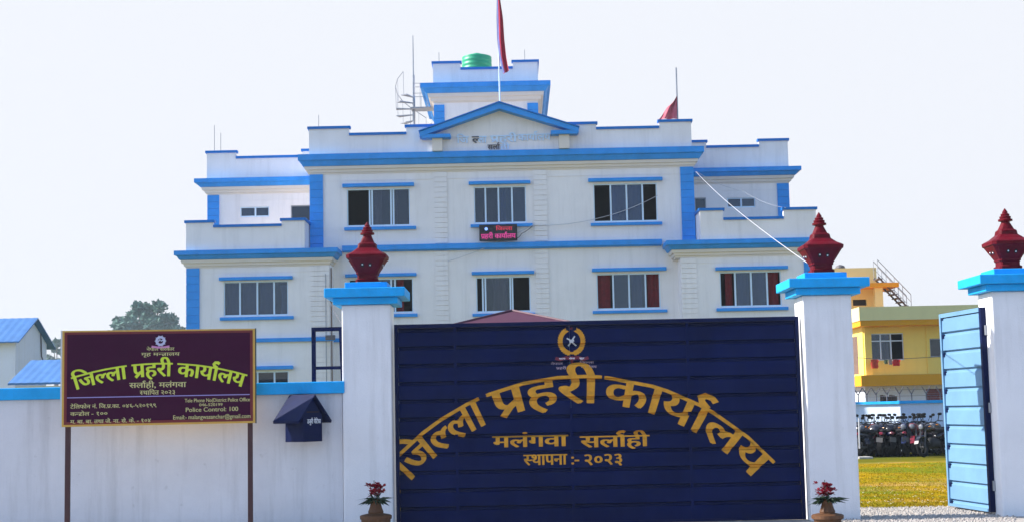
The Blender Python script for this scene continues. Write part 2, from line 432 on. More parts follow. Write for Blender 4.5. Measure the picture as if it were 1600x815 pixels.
def wall_front(mb, x0, x1, z0, z1, y, th, holes):
    xs = sorted({x0, x1} | {h[0] for h in holes} | {h[1] for h in holes}); zs = sorted({z0, z1} | {h[2] for h in holes} | {h[3] for h in holes})
    for i in range(len(xs)-1):
        for j in range(len(zs)-1):
            cx, cz = (xs[i]+xs[i+1])/2, (zs[j]+zs[j+1])/2
            if any(h[0] < cx < h[1] and h[2] < cz < h[3] for h in holes): continue
            mb.add([(xs[i],y,zs[j]),(xs[i+1],y,zs[j]),(xs[i+1],y,zs[j+1]),(xs[i],y,zs[j+1])], [(0,1,2,3)])
    for a, b, c, d in holes:
        mb.add([(a,y,c),(b,y,c),(b,y,d),(a,y,d),(a,y+th,c),(b,y+th,c),(b,y+th,d),(a,y+th,d)], [(0,4,5,1),(1,5,6,2),(2,6,7,3),(3,7,4,0)])
def block(x0, x1, y0, y1, z0, z1, holes, name='wall', m=None, par=None):
    mb = MB(); wall_front(mb, x0, x1, z0, z1, y0, .16, holes)
    mb.add([(x0,y0,z0),(x1,y0,z0),(x1,y1,z0),(x0,y1,z0),(x0,y0,z1),(x1,y0,z1),(x1,y1,z1),(x0,y1,z1)],
           [(0,4,7,3),(1,2,6,5),(2,3,7,6),(4,5,6,7)])
    return mb.build(name, m or CREAM, par or B)

def curtain(x0, x1, z0, z1, y, m, par, gather=.0):
    n = max(6, int((x1-x0)/.035)); mb = MB(); vs = []; fs = []
    rows = 7
    for j in range(rows):
        t = j/(rows-1); z = z1 + (z0-z1)*t
        for i in range(n+1):
            s = i/n; x = x0 + (x1-x0)*s
            x = x + gather*math.sin(math.pi*t)*(s-.5)*-(x1-x0)
            vs.append((x, y + .022*math.sin(s*n*.9 + .5*math.sin(t*3)) , z))
    for j in range(rows-1):
        for i in range(n): fs.append((j*(n+1)+i, j*(n+1)+i+1, (j+1)*(n+1)+i+1, (j+1)*(n+1)+i))
    return mb.add(vs, fs).build('curtain', m, par, smooth=True)

def window(par, x0, x1, z0, z1, y, bars, panes, curtains=(), lintel=None, sill=None, trim=.035, fr=None):
    """bars: fractions with a white upright; panes: (f0, f1, material) glazed stretches; rest stands open"""
    W = x1 - x0; mb = MB(); a, b = y + .045, y + .105
    mb.box(x0+.001, x0+trim, a, b, z0, z1); mb.box(x1-trim, x1-.001, a, b, z0, z1)
    mb.box(x0+trim, x1-trim, a, b, z0+.001, z0+.05); mb.box(x0+trim, x1-trim, a, b, z1-.04, z1-.001)
    for i, t in enumerate(bars):
        c = x0 + W*t; mb.box(c-.027, c+.027, a-.012*(i % 2)-.004, b-.01, z0+.03, z1-.03)
    wn = mb.build('window', fr or ALU, par)
    for f0, f1, m in panes:
        o = MB().box(x0+W*f0, x0+W*f1, y+.075, y+.081, z0+.04, z1-.035).build('pane', m, wn)
    for f0, f1, m, t0, t1, g in curtains:
        curtain(x0+W*f0, x0+W*f1, z0+(z1-z0)*t0+.03, z0+(z1-z0)*t1-.02, y+.24, m, wn, g)
    if lintel: box('lintel', BLUE, wn, lintel[0], lintel[1], y-.16, y-.002, lintel[2], lintel[3], bevel=.012)
    if sill: box('sill', BLUE, wn, sill[0], sill[1], y-.12, y-.002, sill[2], sill[3], bevel=.012)
    return wn

CORN = lambda z, o, h: [(o*.55, z), (o*.62, z+.02), (o*.80, z+h*.42), (o*.86, z+h*.45), (o, z+h*.50), (o, z+h)]
def slab(x0, x1, y0, y1, z, o, h, mould=.26):
    """blue stepped slab edge with its cream moulding below"""
    MB().cornice(x0, x1, y0, y1, CORN(z, o, h)).build('cornice', BLUE, B)
    if mould:
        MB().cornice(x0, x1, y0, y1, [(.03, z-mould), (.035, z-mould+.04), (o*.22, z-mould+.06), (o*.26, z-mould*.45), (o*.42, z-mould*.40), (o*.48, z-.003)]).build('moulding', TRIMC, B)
def quoin(x0, x1, y, z0, z1, m, name='quoin', st=.175, proud=.045, gap=.022):
    mb = MB(); n = max(1, round((z1-z0)/st)); s = (z1-z0)/n
    mb.box(x0+.006, x1-.006, y-.012, y-.002, z0+.002, z1-.002)
    for k in range(n): mb.box(x0, x1, y-proud, y-.004, z0+k*s+gap/2, z0+(k+1)*s-gap/2)
    return mb.build(name, m, B)

YC, YW, YU, YB = 51.0, 50.0, 54.0, 62.0
# window rectangles
T1 = (-5.66, -3.49, 8.00, 9.31); T2 = (-1.27, .53, 8.01, 9.30); T3 = (2.86, 5.06, 7.97, 9.31)
M1 = (-5.63, -3.42, 5.01, 6.20); M2 = (-1.25, .61, 4.96, 6.18); M3 = (2.89, 5.07, 4.97, 6.20)
G1 = (-5.63, -3.42, 1.75, 3.05); G2 = (-1.5, .85, .55, 3.0); G3 = (2.89, 5.07, 1.75, 3.05)
WL = (-9.73, -7.56, 4.94, 6.11); WR = (6.98, 9.05, 4.90, 6.09); WLg = (-9.73, -7.56, 1.9, 3.08); WRg = (6.98, 9.05, 1.9, 3.08)
U1 = (-9.90, -8.84, 8.81, 9.19); U2 = (-8.05, -7.30, 8.60, 9.21); U3 = (6.72, 7.14, 8.60, 9.18); U4 = (7.91, 8.94, 8.78, 9.15)
block(-6.15, 5.68, YC, YB, 0, 7.14, [M1, M2, M3, G1, G2, G3])
block(-6.94, 6.33, YC+.004, YB-.01, 7.15, 10.10, [T1, T2, T3])
block(-10.97, -6.151, YW, YB+.5, 0, 6.86, [WL, WLg])
block(5.681, 10.25, YW, YB+.5, 0, 6.86, [WR, WRg])
block(-11.08, -6.945, YU, YB+.4, 7.12, 9.95, [U1, U2])
block(6.335, 10.17, YU, YB+.4, 7.12, 9.95, [U3, U4])
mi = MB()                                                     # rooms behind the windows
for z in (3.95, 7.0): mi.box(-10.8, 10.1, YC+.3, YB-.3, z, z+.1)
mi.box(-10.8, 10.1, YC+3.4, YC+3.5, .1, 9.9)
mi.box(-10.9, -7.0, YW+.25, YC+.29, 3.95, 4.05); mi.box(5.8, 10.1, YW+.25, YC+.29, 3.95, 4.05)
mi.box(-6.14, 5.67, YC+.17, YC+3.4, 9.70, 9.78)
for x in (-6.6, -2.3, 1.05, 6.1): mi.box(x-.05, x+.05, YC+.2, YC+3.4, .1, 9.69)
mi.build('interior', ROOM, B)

# slabs and cornices
slab(-6.94, 6.33, YC, YB, 10.10, .36, .40)
slab(-10.97, -6.20, YW, YB+.5, 6.85, .36, .30)
slab(5.55, 10.25, YW, YB+.5, 6.85, .36, .30)
slab(-11.08, -6.95, YU, YB+.4, 9.92, .42, .29)
slab(6.34, 10.17, YU, YB+.4, 9.92, .42, .29)
MB().box(-5.82, 5.16, YC-.20, YC-.003, 7.15, 7.33).box(-5.80, 5.14, YC-.13, YC-.003, 7.11, 7.149).build('string_course', BLUE, B)
MB().box(-6.149, 5.679, YC-.12, YC-.003, 4.05, 4.18).build('string_course', BLUE, B)
MB().box(-10.90, -6.0, YW-.12, YW-.003, 4.05, 4.18).build('string_course', BLUE, B)
MB().box(5.56, 10.2, YW-.12, YW-.003, 4.05, 4.18).build('string_course', BLUE, B)
for x0, x1 in ((-6.42,-2.66),(-2.18,.78),(1.26,5.86)): box('string_line', CREAM, B, x0, x1, YC-.014, YC-.002, 9.60, 9.625)
for x0, x1 in ((-10.5,-6.9),(6.25,9.8)): box('string_line', CREAM, B, x0, x1, YW-.014, YW-.002, 6.40, 6.42)
for x0, x1 in ((-10.6,-6.96),(6.36,9.7)): box('string_line', CREAM, B, x0, x1, YU-.014, YU-.002, 9.42, 9.44)

for x0, x1, y0, y1, z in ((-6.9,6.2,YC+.1,YB-.2,10.5),(-10.9,-7.0,YW+.1,YU-.1,7.15),(6.4,10.2,YW+.1,YU-.1,7.15),(-11.0,-7.0,YU+.1,YB+.2,10.21),(6.4,10.1,YU+.1,YB+.2,10.21),(-2.7,1.0,57.2,61.8,14.22)):
    box('roof_deck', DECK, B, x0, x1, y0, y1, z+.002, z+.03)
# blue rusticated corner pilasters, cream quoins
def pil(x0, x1, y, z0, z1):
    o = quoin(x0, x1, y, z0, z1, BLUE, 'pilaster', .26, .055, .010)
    return o
pil(-6.94, -6.48, YC, 7.16, 9.84); pil(5.88, 6.34, YC, 7.16, 9.84)
pil(-10.98, -10.54, YW, 0, 6.58); pil(9.83, 10.26, YW, 0, 6.58)
pil(-11.09, -10.66, YU, 7.13, 9.64); pil(9.75, 10.18, YU, 7.13, 9.64)
for x0, x1 in ((-2.63,-2.20),(.80,1.25)):
    quoin(x0, x1, YC, 7.36, 9.83, CREAM); quoin(x0, x1, YC, 4.20, 7.10, CREAM); quoin(x0, x1, YC, .3, 4.03, CREAM)
quoin(-6.80, -6.16, YW, 4.2, 6.57, CREAM); quoin(-6.80, -6.16, YW, .2, 4.03, CREAM)
quoin(5.69, 6.20, YW, 4.2, 6.57, CREAM); quoin(5.69, 6.20, YW, .2, 4.03, CREAM)

# windows of the middle
window(B, *T1, YC, (.36,.40,.70,.74), [(.36,.97,GLD)], [(.42,.55,CURW,0,1,.0),(.72,.80,CURW,0,1,0)], (-5.80,-3.33,9.36,9.48), (-5.75,-3.28,7.86,7.97))
window(B, *T2, YC, (.22,.47,.73), [(.02,.47,GLD),(.47,.98,GLS)], [(.50,.62,CURG,0,1,.2)], (-1.44,.69,9.36,9.47), (-1.40,.74,7.87,7.98))
window(B, *T3, YC, (.27,.52,.77), [(.27,.77,GLS)], [(.30,.74,CURG,0,1,0)], (2.69,5.25,9.37,9.49), (2.74,5.20,7.84,7.94))
window(B, *M1, YC, (.30,.66,.72), [(.30,.72,GLD)], [(.75,.85,CURR,0,1,0)], (-5.73,-3.29,6.25,6.36), (-5.75,-3.27,4.86,4.97))
window(B, *M2, YC, (.12,.17,.63,.67), [(.12,.65,GLD)], [(.28,.60,CURW,0,1,.25)], (-1.39,.75,6.24,6.35), (-1.39,.75,4.82,4.92))
window(B, *M3, YC, (.26,.51,.77), [(.26,.77,GLS)], [(.0,.22,CURR,0,1,0),(.80,1.0,CURR,0,1,.1),(.56,.72,CURG,0,1,0)], (2.74,5.29,6.26,6.38), (2.73,5.28,4.83,4.93))
window(B, *G1, YC, (.26,.51,.77), [(.0,1.0,GLD)], [(.0,.22,CURR,0,1,0)], (-5.73,-3.29,3.12,3.24), (-5.75,-3.27,1.62,1.73))
window(B, *G3, YC, (.26,.51,.77), [(.0,1.0,GLD)], [(.0,.22,CURR,0,1,0)], (2.74,5.29,3.12,3.24), (2.73,5.28,1.62,1.73))
dr = MB().box(-1.49,-1.40,YC+.05,YC+.11,.56,2.99).box(.76,.84,YC+.05,YC+.11,.56,2.99).box(-1.40,.76,YC+.05,YC+.11,2.90,2.99).build('entrance_door', ALU, B)
MB().box(-1.39,.75,YC+.08,YC+.086,.57,2.89).build('pane', GLD, dr)
# windows of the wings
window(B, *WL, YW, (.25,.52,.78), [(.02,.98,GLS)], [(.02,.24,CURG,0,1,.1),(.27,.50,CURG,0,1,.1),(.54,.77,CURG,0,1,.1),(.86,.98,CURW,0,.9,.4)], (-9.86,-7.39,6.14,6.25), (-9.84,-7.37,4.80,4.91))
window(B, *WR, YW, (.25,.51,.77), [(.25,.77,GLS)], [(.10,.22,CURR,0,1,0),(.80,.97,CURR,0,1,.1),(.3,.48,CURG,0,1,0),(.55,.75,CURG,0,1,0)], (6.84,9.27,6.13,6.24), (6.83,9.24,4.76,4.87))
window(B, *WLg, YW, (.25,.52,.78), [(.5,1.0,GLD)], [(.76,.84,CURR,0,.8,0)], (-9.86,-7.39,3.13,3.25), (-9.84,-7.37,1.76,1.87))
window(B, *WRg, YW, (.25,.51,.77), [(.0,1.0,GLD)], [(.0,.22,CURR,0,1,0)], (6.84,9.27,3.13,3.25), (6.83,9.24,1.76,1.87))
window(B, *U1, YU, (.52,), [(.0,1.0,GLS)], [])
window(B, *U2, YU, (), [(.0,1.0,GLD)], [], fr=STEEL)
window(B, *U3, YU, (), [(.0,1.0,GLD)], [], fr=STEEL)
window(B, *U4, YU, (.5,), [(.0,1.0,GLS)], [])

# parapets: walls with stepped tops and blue copings
def parapet(segs, y, z0, x_end, yb, ends=True):
    """segs (x0, x1, top); returns along both ends to yb"""
    mb = MB(); cp = MB(); t = .14
    for i, (x0, x1, zt) in enumerate(segs):
        lo = i == 0 or segs[i-1][2] < zt; hi = i == len(segs)-1 or segs[i+1][2] < zt
        mb.box(x0+(.001 if i else 0), x1, y, y+t, z0, zt-.075)
        cp.box(x0-(.05 if lo else -.002), x1+(.05 if hi else -.002), y-.06, y+t+.06, zt-.075, zt+.012)
    if ends:
        for xa, zt, sgn in ((segs[0][0], segs[0][2], 1), (segs[-1][1], segs[-1][2], -1)):
            x0, x1 = (xa, xa+t) if sgn > 0 else (xa-t, xa)
            mb.box(x0+.002, x1-.002, y+t, yb, z0, zt-.08); cp.box(x0-.05, x1+.05, y+t+.062, yb+.05, zt-.078, zt+.009)
        mb.box(segs[0][0]+t, segs[-1][1]-t, yb-t, yb-.003, z0, min(s[2] for s in segs)-.08)
    mb.build('parapet', CREAM, B); cp.build('coping', COPE, B)
parapet([(-6.94,-5.55,11.49),(-5.55,-3.57,11.24),(-3.57,-2.30,11.49)], YC-.10, 10.5, 0, YB-.1, False)
parapet([(1.70,3.01,11.46),(3.01,5.19,11.27),(5.19,6.30,11.48)], YC-.10, 10.5, 0, YB-.1, False)
mb = MB(); cp = MB()
for x0, x1 in ((-6.94,-6.80),(6.16,6.30)):
    mb.box(x0+.002, x1-.002, YC+.045, YB, 10.5, 11.40); cp.box(x0-.05, x1+.05, YC+.105, YB+.05, 11.40, 11.49)
mb.box(-6.79, 6.15, YB-.14, YB, 10.5, 11.15)
mb.build('parapet', CREAM, B); cp.build('coping', COPE, B)
parapet([(-11.10,-10.03,11.26),(-10.03,-7.59,11.04),(-7.59,-6.96,11.26)], YU-.08, 10.2, 0, YB)
parapet([(6.36,7.2,11.28),(7.2,9.13,11.07),(9.13,10.19,11.28)], YU-.08, 10.2, 0, YB)
parapet([(-10.95,-10.03,8.16),(-10.03,-7.73,7.99),(-7.73,-6.96,8.17)], YW-.22, 7.14, 0, YU-.02)
parapet([(6.36,7.14,8.21),(7.14,9.17,7.88),(9.17,10.26,8.18)], YW-.22, 7.14, 0, YU-.02)

# pediment
PX, PA = -.33, 12.10
pd = MB().prism([(-2.86,10.49),(2.20,10.49),(2.20,11.10),(PX,12.0),(-2.86,11.10)], YC-.18, YC+1.6).build('pediment', CREAM, B)
for s, xe, ze in ((-1,-3.08,11.09), (1,2.38,11.13)):
    a = [(PX, PA-.20), (PX, PA), (xe, ze+.06), (xe, ze-.11)]
    MB().prism(a if s < 0 else a[::-1], YC-.62, YC+1.9).build('rake', BLUE, pd)
    b = [(PX, PA+.003), (PX, PA+.055), (xe+s*.03, ze+.10), (xe+s*.03, ze+.063)]
    MB().prism(b if s < 0 else b[::-1], YC-.66, YC+1.95).build('roof_edge', COPE, pd)
    x0, x1 = (-3.02,-2.02) if s < 0 else (1.43, 2.34)
    MB().box(x0, x1, YC-.60, YC-.182, ze-.15, ze-.02).build('return_moulding', BLUE, pd)
    x0, x1 = (-2.66,-2.31) if s < 0 else (1.70, 2.06)
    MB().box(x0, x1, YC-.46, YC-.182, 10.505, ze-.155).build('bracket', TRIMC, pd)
PL = lambda ox, oz: (lambda x, y, d: (ox + x, YC-.19-d, oz + y))
letters(MB(), 'िज', PL(-1.62, 10.80), .022, .11, height=.22, width=.40).build('lettering', SIGNL, pd)
letters(MB(), 'ल\u094d', PL(-1.17, 10.80), .022, .11, height=.22, width=.24).build('lettering', DARKL, pd)
letters(MB(), 'ला', PL(-.94, 10.80), .022, .11, height=.22, width=.30).build('lettering', SIGNL, pd)
letters(MB(), 'प~हरी', PL(-.20, 10.81), .022, .11, height=.22, width=.92).build('lettering', SIGNL, pd)
letters(MB(), 'काया^लय', PL(.86, 10.84), .022, .11, height=.22, width=1.12).build('lettering', SIGNL, pd)
letters(MB(), 'सला^', PL(-.55, 10.56), .022, .11, height=.16, width=.42).build('lettering', DARKL, pd)
letters(MB(), 'ही', PL(-.16, 10.56), .022, .11, height=.16, width=.32).build('lettering', SIGNL, pd)

# roof tower
tw = block(-2.90, 1.13, 57, 62, 10.4, 13.86, [])
slab(-2.90, 1.13, 57, 62.3, 13.86, .50, .36, .34)
quoin(-2.91, -2.50, 57, 10.5, 13.44, BLUE, 'pilaster', .26, .055, .010); quoin(.72, 1.14, 57, 10.5, 13.44, BLUE, 'pilaster', .26, .055, .010)
parapet([(-2.92,-1.85,15.14),(-1.85,.19,14.88),(.19,1.16,15.13)], 56.95, 14.2, 0, 62)

# drain pipes, floodlight on the left wing corner
MB().tube([(-6.10,YW-.02,.1),(-6.10,YW-.02,6.5)], .022, 8).build('drain_pipe', RUST, B)
MB().tube([(-6.28,YW-.09,.1),(-6.28,YW-.09,6.3)], .014, 8).build('drain_pipe', STEEL, B)
x, z = at(517, 526, 49.7)
fl = thing('floodlight', 'small dark floodlight fixed low on the left wing beside the pipes', 'floodlight', (x, 49.8, z))
MB().box(x-.16, x+.16, 49.50, 49.62, z-.10, z+.06).build('lamp_housing', CABLED, fl, bevel=.01)
MB().tube([(x,49.6,z),(x,49.88,z+.05)], .02, 6).build('bracket', CABLED, fl)

# LED board
led = thing('led_board', 'black LED sign with pink and red letters hung under the middle top floor window', 'sign', (-.45, 50.72, 7.38))
MB().box(-1.10, .20, 50.66, 50.83, 7.38, 7.93).build('housing', mat('black_led_face', (.010,.010,.014), .5, .2, 8), led, bevel=.01)
EM1, EM2, EM3 = emit('led_red', (1,.03,.10), .30), emit('led_pink', (1,.05,.42), .38), emit('led_blue', (.2,.35,1), 1.0)
letters(MB(), 'िजल्ला', lambda x,y,d: (-.25+x, 50.656-d, 7.72+y), .02, height=.12, width=.56).build('lettering', EM1, led)
letters(MB(), 'प~हरी काया^लय', lambda x,y,d: (-.45+x, 50.656-d, 7.45+y), .02, height=.15, width=1.18).build('lettering', EM2, led)
MB().add([(-.86+.055*math.cos(R(q*30)), 50.655, 7.78+.055*math.sin(R(q*30))) for q in range(12)], [tuple(range(12))]).build('emblem_light', EM3, led)

# ------------------------------------------------------------------ roof things
wt_x, _ = at(745, 90, 59)
wt = thing('water_tank', 'green plastic water tank on the roof of the tower', 'water tank', (wt_x, 59, 14.2))
zt = at(745, 93, 59)[1]
pr = [(.58, 0), (.60, .05)]
zz = .05; H = zt - 14.2 + .05
while zz < H - .12: pr += [(.60, zz+.05), (.575, zz+.08), (.60, zz+.13)]; zz += .17
pr += [(.58, zz), (.40, zz+.06), (.20, zz+.09)]
MB().lathe(pr, (wt_x,59,14.2), 28).build('tank_body', TANK, wt, smooth=True)
MB().lathe([(.15, zz+.08),(.15, zz+.14),(.05, zz+.16)], (wt_x,59,14.2), 16).build('lid', TANK, wt)

def flag_sheet(poly, y, amp, k, name, m, par=None, tagv=None):
    """poly(u, v) -> x, z ; folded in depth"""
    nu, nv = 14, 22; vs = []; fs = []
    for j in range(nv+1):
        for i in range(nu+1):
            u, v = i/nu, j/nv; x, z = poly(u, v)
            vs.append((x, y + amp*math.sin(u*k + v*2.2)*(.3+.7*u), z))
    for j in range(nv):
        for i in range(nu): fs.append((j*(nu+1)+i, j*(nu+1)+i+1, (j+1)*(nu+1)+i+1, (j+1)*(nu+1)+i))
    return MB().add(vs, fs).build(name, m, par, smooth=True)
YP = YC + .4
p0x, p0z = at(781, 157, YP); p1x, p1z = at(775, -40, YP)
pm = MB().tube([(p0x,YP,p0z-.3),(p0x,YP,p1z)], .028, 8).build('flagpole', ALU); tag(pm, 'tall slim white flagpole rising from the peak of the pediment', 'flagpole')
fa = lambda px, py: at(px, py, YP-.05)
def drape(l, r):
    L = [(777,-4),(777,30),(778,62),(781,90),(787,116)]; Rr = [(781,-4),(786,30),(788,62),(791,90),(795,112)]
    def g(u, v):
        q = v*(len(L)-1); i = min(int(q), len(L)-2); t = q-i
        a = [L[i][c]*(1-t)+L[i+1][c]*t for c in (0,1)]; b = [Rr[i][c]*(1-t)+Rr[i+1][c]*t for c in (0,1)]
        s = l + (r-l)*u
        return fa(a[0]*(1-s)+b[0]*s, a[1]*(1-s)+b[1]*s)
    return g
fg = flag_sheet(drape(0, 1), YP-.10, .07, 9, 'flag', FLAGR); tag(fg, 'long crimson flag hanging limp from the tall middle flagpole', 'flag')
flag_sheet(drape(-.12, .22), YP-.19, .02, 5, 'border', FLAGB, fg)
x, z = at(1059, 190, 54.5); x1, z1 = at(1058, 106, 54.5)
o = MB().tube([(x,54.5,10.4),(x,54.5,z1)], .03, 8).build('flagpole', STEEL); tag(o, 'short grey flagpole on the right end of the middle roof', 'flagpole')
fq = lambda px, py: at(px, py, 54.4)
def tri(u, v):
    a = (1058, 149+v*37); b = (1057 - 28*v, 151 + v*35 + 1.5*math.sin(v*9))
    return fq(a[0]*(1-u)+b[0]*u, a[1]*(1-u)+b[1]*u)
f2 = flag_sheet(tri, 54.4, .13, 13, 'flag', mat('faded_red_cloth', (.36,.03,.06), .85, .2, 3, rgb2=(.50,.17,.22))); tag(f2, 'faded red flag flapping to the left from the short roof pole', 'flag')
for px, y0, y1, Y, lab in ((335,240,196,56,'thin lightning rod, taller one on the left wing roof'),(345,238,208,56,'thin lightning rod, shorter one on the left wing roof'),(820,98,78,58,'thin lightning rod on the right corner of the roof tower'),(686,98,82,58,'thin lightning rod on the left corner of the roof tower'),(498,200,180,56,'thin lightning rod on the left end of the middle roof')):
    a = at(px, y0, Y); b = at(px, y1, Y)
    o = MB().tube([(a[0],Y,a[1]-.5),(a[0],Y,b[1])], .012, 6).build('lightning_rod', STEEL); tag(o, lab, 'lightning rod')

# spiral stair beside the tower
YS = 58.5
sx, stz = at(645, 56, YS); zb = 10.4
sp = thing('spiral_staircase', 'open steel spiral staircase with a tall centre post beside the roof tower', 'staircase', (sx, YS, zb))
MB().tube([(sx,YS,zb),(sx,YS,at(645,118,YS)[1])], .055, 10).tube([(sx,YS,at(645,118,YS)[1]-.02),(sx,YS,stz)], [.03,.018], 8).build('post', STEEL, sp)
ztop = at(640, 152, YS)[1]; n = 13
rail = []
for k in range(n):
    z = ztop - k*.235; a = R(200 + 27*k*-1 + 40); tr = MB()
    d = Vector((math.cos(a), math.sin(a), 0)); e = Vector((-d.y, d.x, 0)); c = Vector((sx, YS, z))
    q = [c + d*.05 - e*.03, c + d*.70 - e*.15, c + d*.70 + e*.15, c + d*.05 + e*.03]
    tr.add([*q, *[p - Vector((0,0,.035)) for p in q]], [(0,1,2,3),(7,6,5,4),(0,4,5,1),(1,5,6,2),(2,6,7,3),(3,7,4,0)])
    tr.tube([c + d*.70, c + d*.72 + Vector((0,0,.9))], .010, 5)
    tr.build('tread', STEEL, sp); rail.append(c + d*.72 + Vector((0,0,.9)))
MB().tube(rail, .014, 6).build('handrail', STEEL, sp)
lz = at(650, 170, YS)[1]; lx = -2.95
pf = MB().box(sx-.1, lx, YS-.35, YS+.35, lz-.05, lz)
for q in (.95, .55):
    for yy in (-.34, .34): pf.tube([(sx,YS+yy,lz+q),(lx,YS+yy,lz+q)], .012, 6)
for t in (0,.33,.66,1): 
    for yy in (-.34,.34): pf.tube([(sx+(lx-sx)*t,YS+yy,lz),(sx+(lx-sx)*t,YS+yy,lz+.95)], .010, 5)
pf.build('landing', STEEL, sp)

# ================================================================== LEFT HOUSE
def P3(px, py, Y): x, z = at(px, py, Y); return Vector((x, Y, z))
xr = P3(22, 528, 40).x; ze = P3(22, 528, 40).z; zr = P3(50, 496, 41.45).z
h = thing('gable_house', 'small white house with a blue tin gable roof behind the left wall', 'house', (xr-4, 41.5, 0))
mb = MB(); mb.box(xr-9, xr, 40.12, 42.8, 0, ze-.02)
mb.add([(xr,40.12,ze-.02),(xr,42.8,ze-.02),(xr,41.45,zr-.06)], [(0,1,2)]); mb.build('wall', WHITEW, h)
rf = MB()
for y0, y1 in ((39.85,41.45),(43.1,41.45)):
    nx = 90
    vs = []; fs = []
    for i in range(nx+1):
        x = xr+.18 - 9.4*i/nx; dz = .006*(i % 2)
        z0 = ze - .09 if y0 < 41 else ze-.14
        vs += [(x,y0,z0+dz),(x,y1,zr+dz),(x,y0,z0-.035+dz),(x,y1,zr-.035+dz)]
    for i in range(nx):
        a = i*4; b = a+4; fs += [(a,b,b+1,a+1),(a+2,a+3,b+3,b+2),(a,a+2,b+2,b)]
    fs += [(0,1,3,2)]
    rf.add(vs, fs)
rf.build('roof', TINB, h)
MB().tube([(xr+.02,42.2,ze+.25),(xr+.03,42.25,ze-.4),(xr+.25,42.1,ze-.9),(xr+.6,41.6,ze-1.15)], .018, 6).build('cable', CABLED, h)
# lean-to
a = P3(12, 598, 36); b = P3(45, 562, 37.6)
s = thing('lean_to_shed', 'low shed with a sloping blue tin roof in front of the white gable house', 'shed', (a.x+2, 37, 0))
rf = MB(); nx = 44; vs = []; fs = []
for i in range(nx+1):
    x = a.x + 4.4*i/nx; dz = .006*(i % 2)
    vs += [(x,36,a.z+dz),(x,37.7,b.z+dz),(x,36,a.z-.05+dz),(x,37.7,b.z-.05+dz)]
for i in range(nx):
    q = i*4; r = q+4; fs += [(q,r,r+1,q+1),(q+2,q+3,r+3,r+2),(q,q+2,r+2,r),(q+1,r+1,r+3,q+3)]
fs += [(0,1,3,2)]
rf.add(vs, fs).build('roof', TINB, s)
MB().prism([(0,0)]*0 or [(a.x+.15,0),(a.x+4.2,0),(a.x+4.2,a.z-.08),(a.x+.15,a.z-.08)], 36.15, 37.6).build('wall', WHITEW, s)

# ================================================================== TREES
def tree(name, label, px0, px1, top, bottom, Y, n_leaf, lobes, leaf, trunk_r, rgb):
    x0, zt_ = at(px0, top, Y); x1, zb_ = at(px1, bottom, Y)
    cx = (x0+x1)/2; W = (x1-x0)/2; Hc = (zt_-zb_)
    t = thing(name, label, 'tree', (cx, Y, 0))
    tr = MB().tube([(cx,Y,0),(cx+.15,Y,zb_*.5),(cx-.1,Y,zb_)], [trunk_r,trunk_r*.75,trunk_r*.6], 10)
    cl = []
    for lx, lz, lr in lobes:
        cl.append((cx+lx*W, Y+random.uniform(-.6,.6)*W, zb_+lz*Hc, lr*W))
        c = cl[-1]; tr.tube([(cx-.1,Y,zb_*.75),((cx+c[0])/2,(Y+c[1])/2,(zb_*.8+c[2])/2),(c[0],c[1],c[2])], [trunk_r*.5,trunk_r*.3,trunk_r*.1], 6)
    tr.build('trunk', BARK, t)
    m = mat('foliage_'+name, tuple(c*.6 for c in rgb), .8, 0, 1.1, rgb2=tuple(c*1.5 for c in rgb))
    cr = MB()
    tot = sum(c[3]**2 for c in cl)
    for c in cl:
        for _ in range(int(n_leaf*c[3]**2/tot)):
            d = Vector((random.gauss(0,1),random.gauss(0,1),random.gauss(0,1))).normalized()*random.random()**.42*c[3]*random.choice((1,1,1,1.12))
            p = Vector((c[0]+d.x, c[1]+d.y, c[2]+d.z*.85))
            a = Vector((random.gauss(0,1),random.gauss(0,1),random.gauss(0,.6))).normalized()*leaf*random.uniform(.5,1.2)
            b = a.cross(Vector((random.gauss(0,1),random.gauss(0,1),random.gauss(0,1)))).normalized()*leaf*random.uniform(.3,.6)
            cr.add([p-a, p+b, p+a, p-b], [(0,1,2,3)])
    cr.build('crown', m, t)
    return t
tree('broadleaf_tree', 'hazy grey green broad tree behind the signboard', 156, 304, 466, 560, 470, 8200,
     [(0,.34,.62),(-.3,.45,.34),(.3,.48,.34),(0,.76,.24),(.14,.88,.17),(-.14,.84,.15),(-.46,.56,.22),(.40,.62,.22),(-.70,.42,.17),(.74,.42,.17),(-.2,.42,.34),(.25,.40,.34),(-.40,.74,.12),(.36,.80,.13),(.60,.62,.13),(-.86,.22,.20),(.90,.24,.15),(-.62,.66,.09),(.02,.55,.3)], 1.0, 1.0, (.07,.16,.12))
tree('small_tree', 'small pale tree between the gable house and the signboard', 66, 112, 522, 590, 430, 1100,
     [(.1,.8,.3),(-.5,.45,.3),(.5,.6,.4),(.1,.3,.5),(-.2,.66,.22)], .85, .7, (.07,.16,.12))

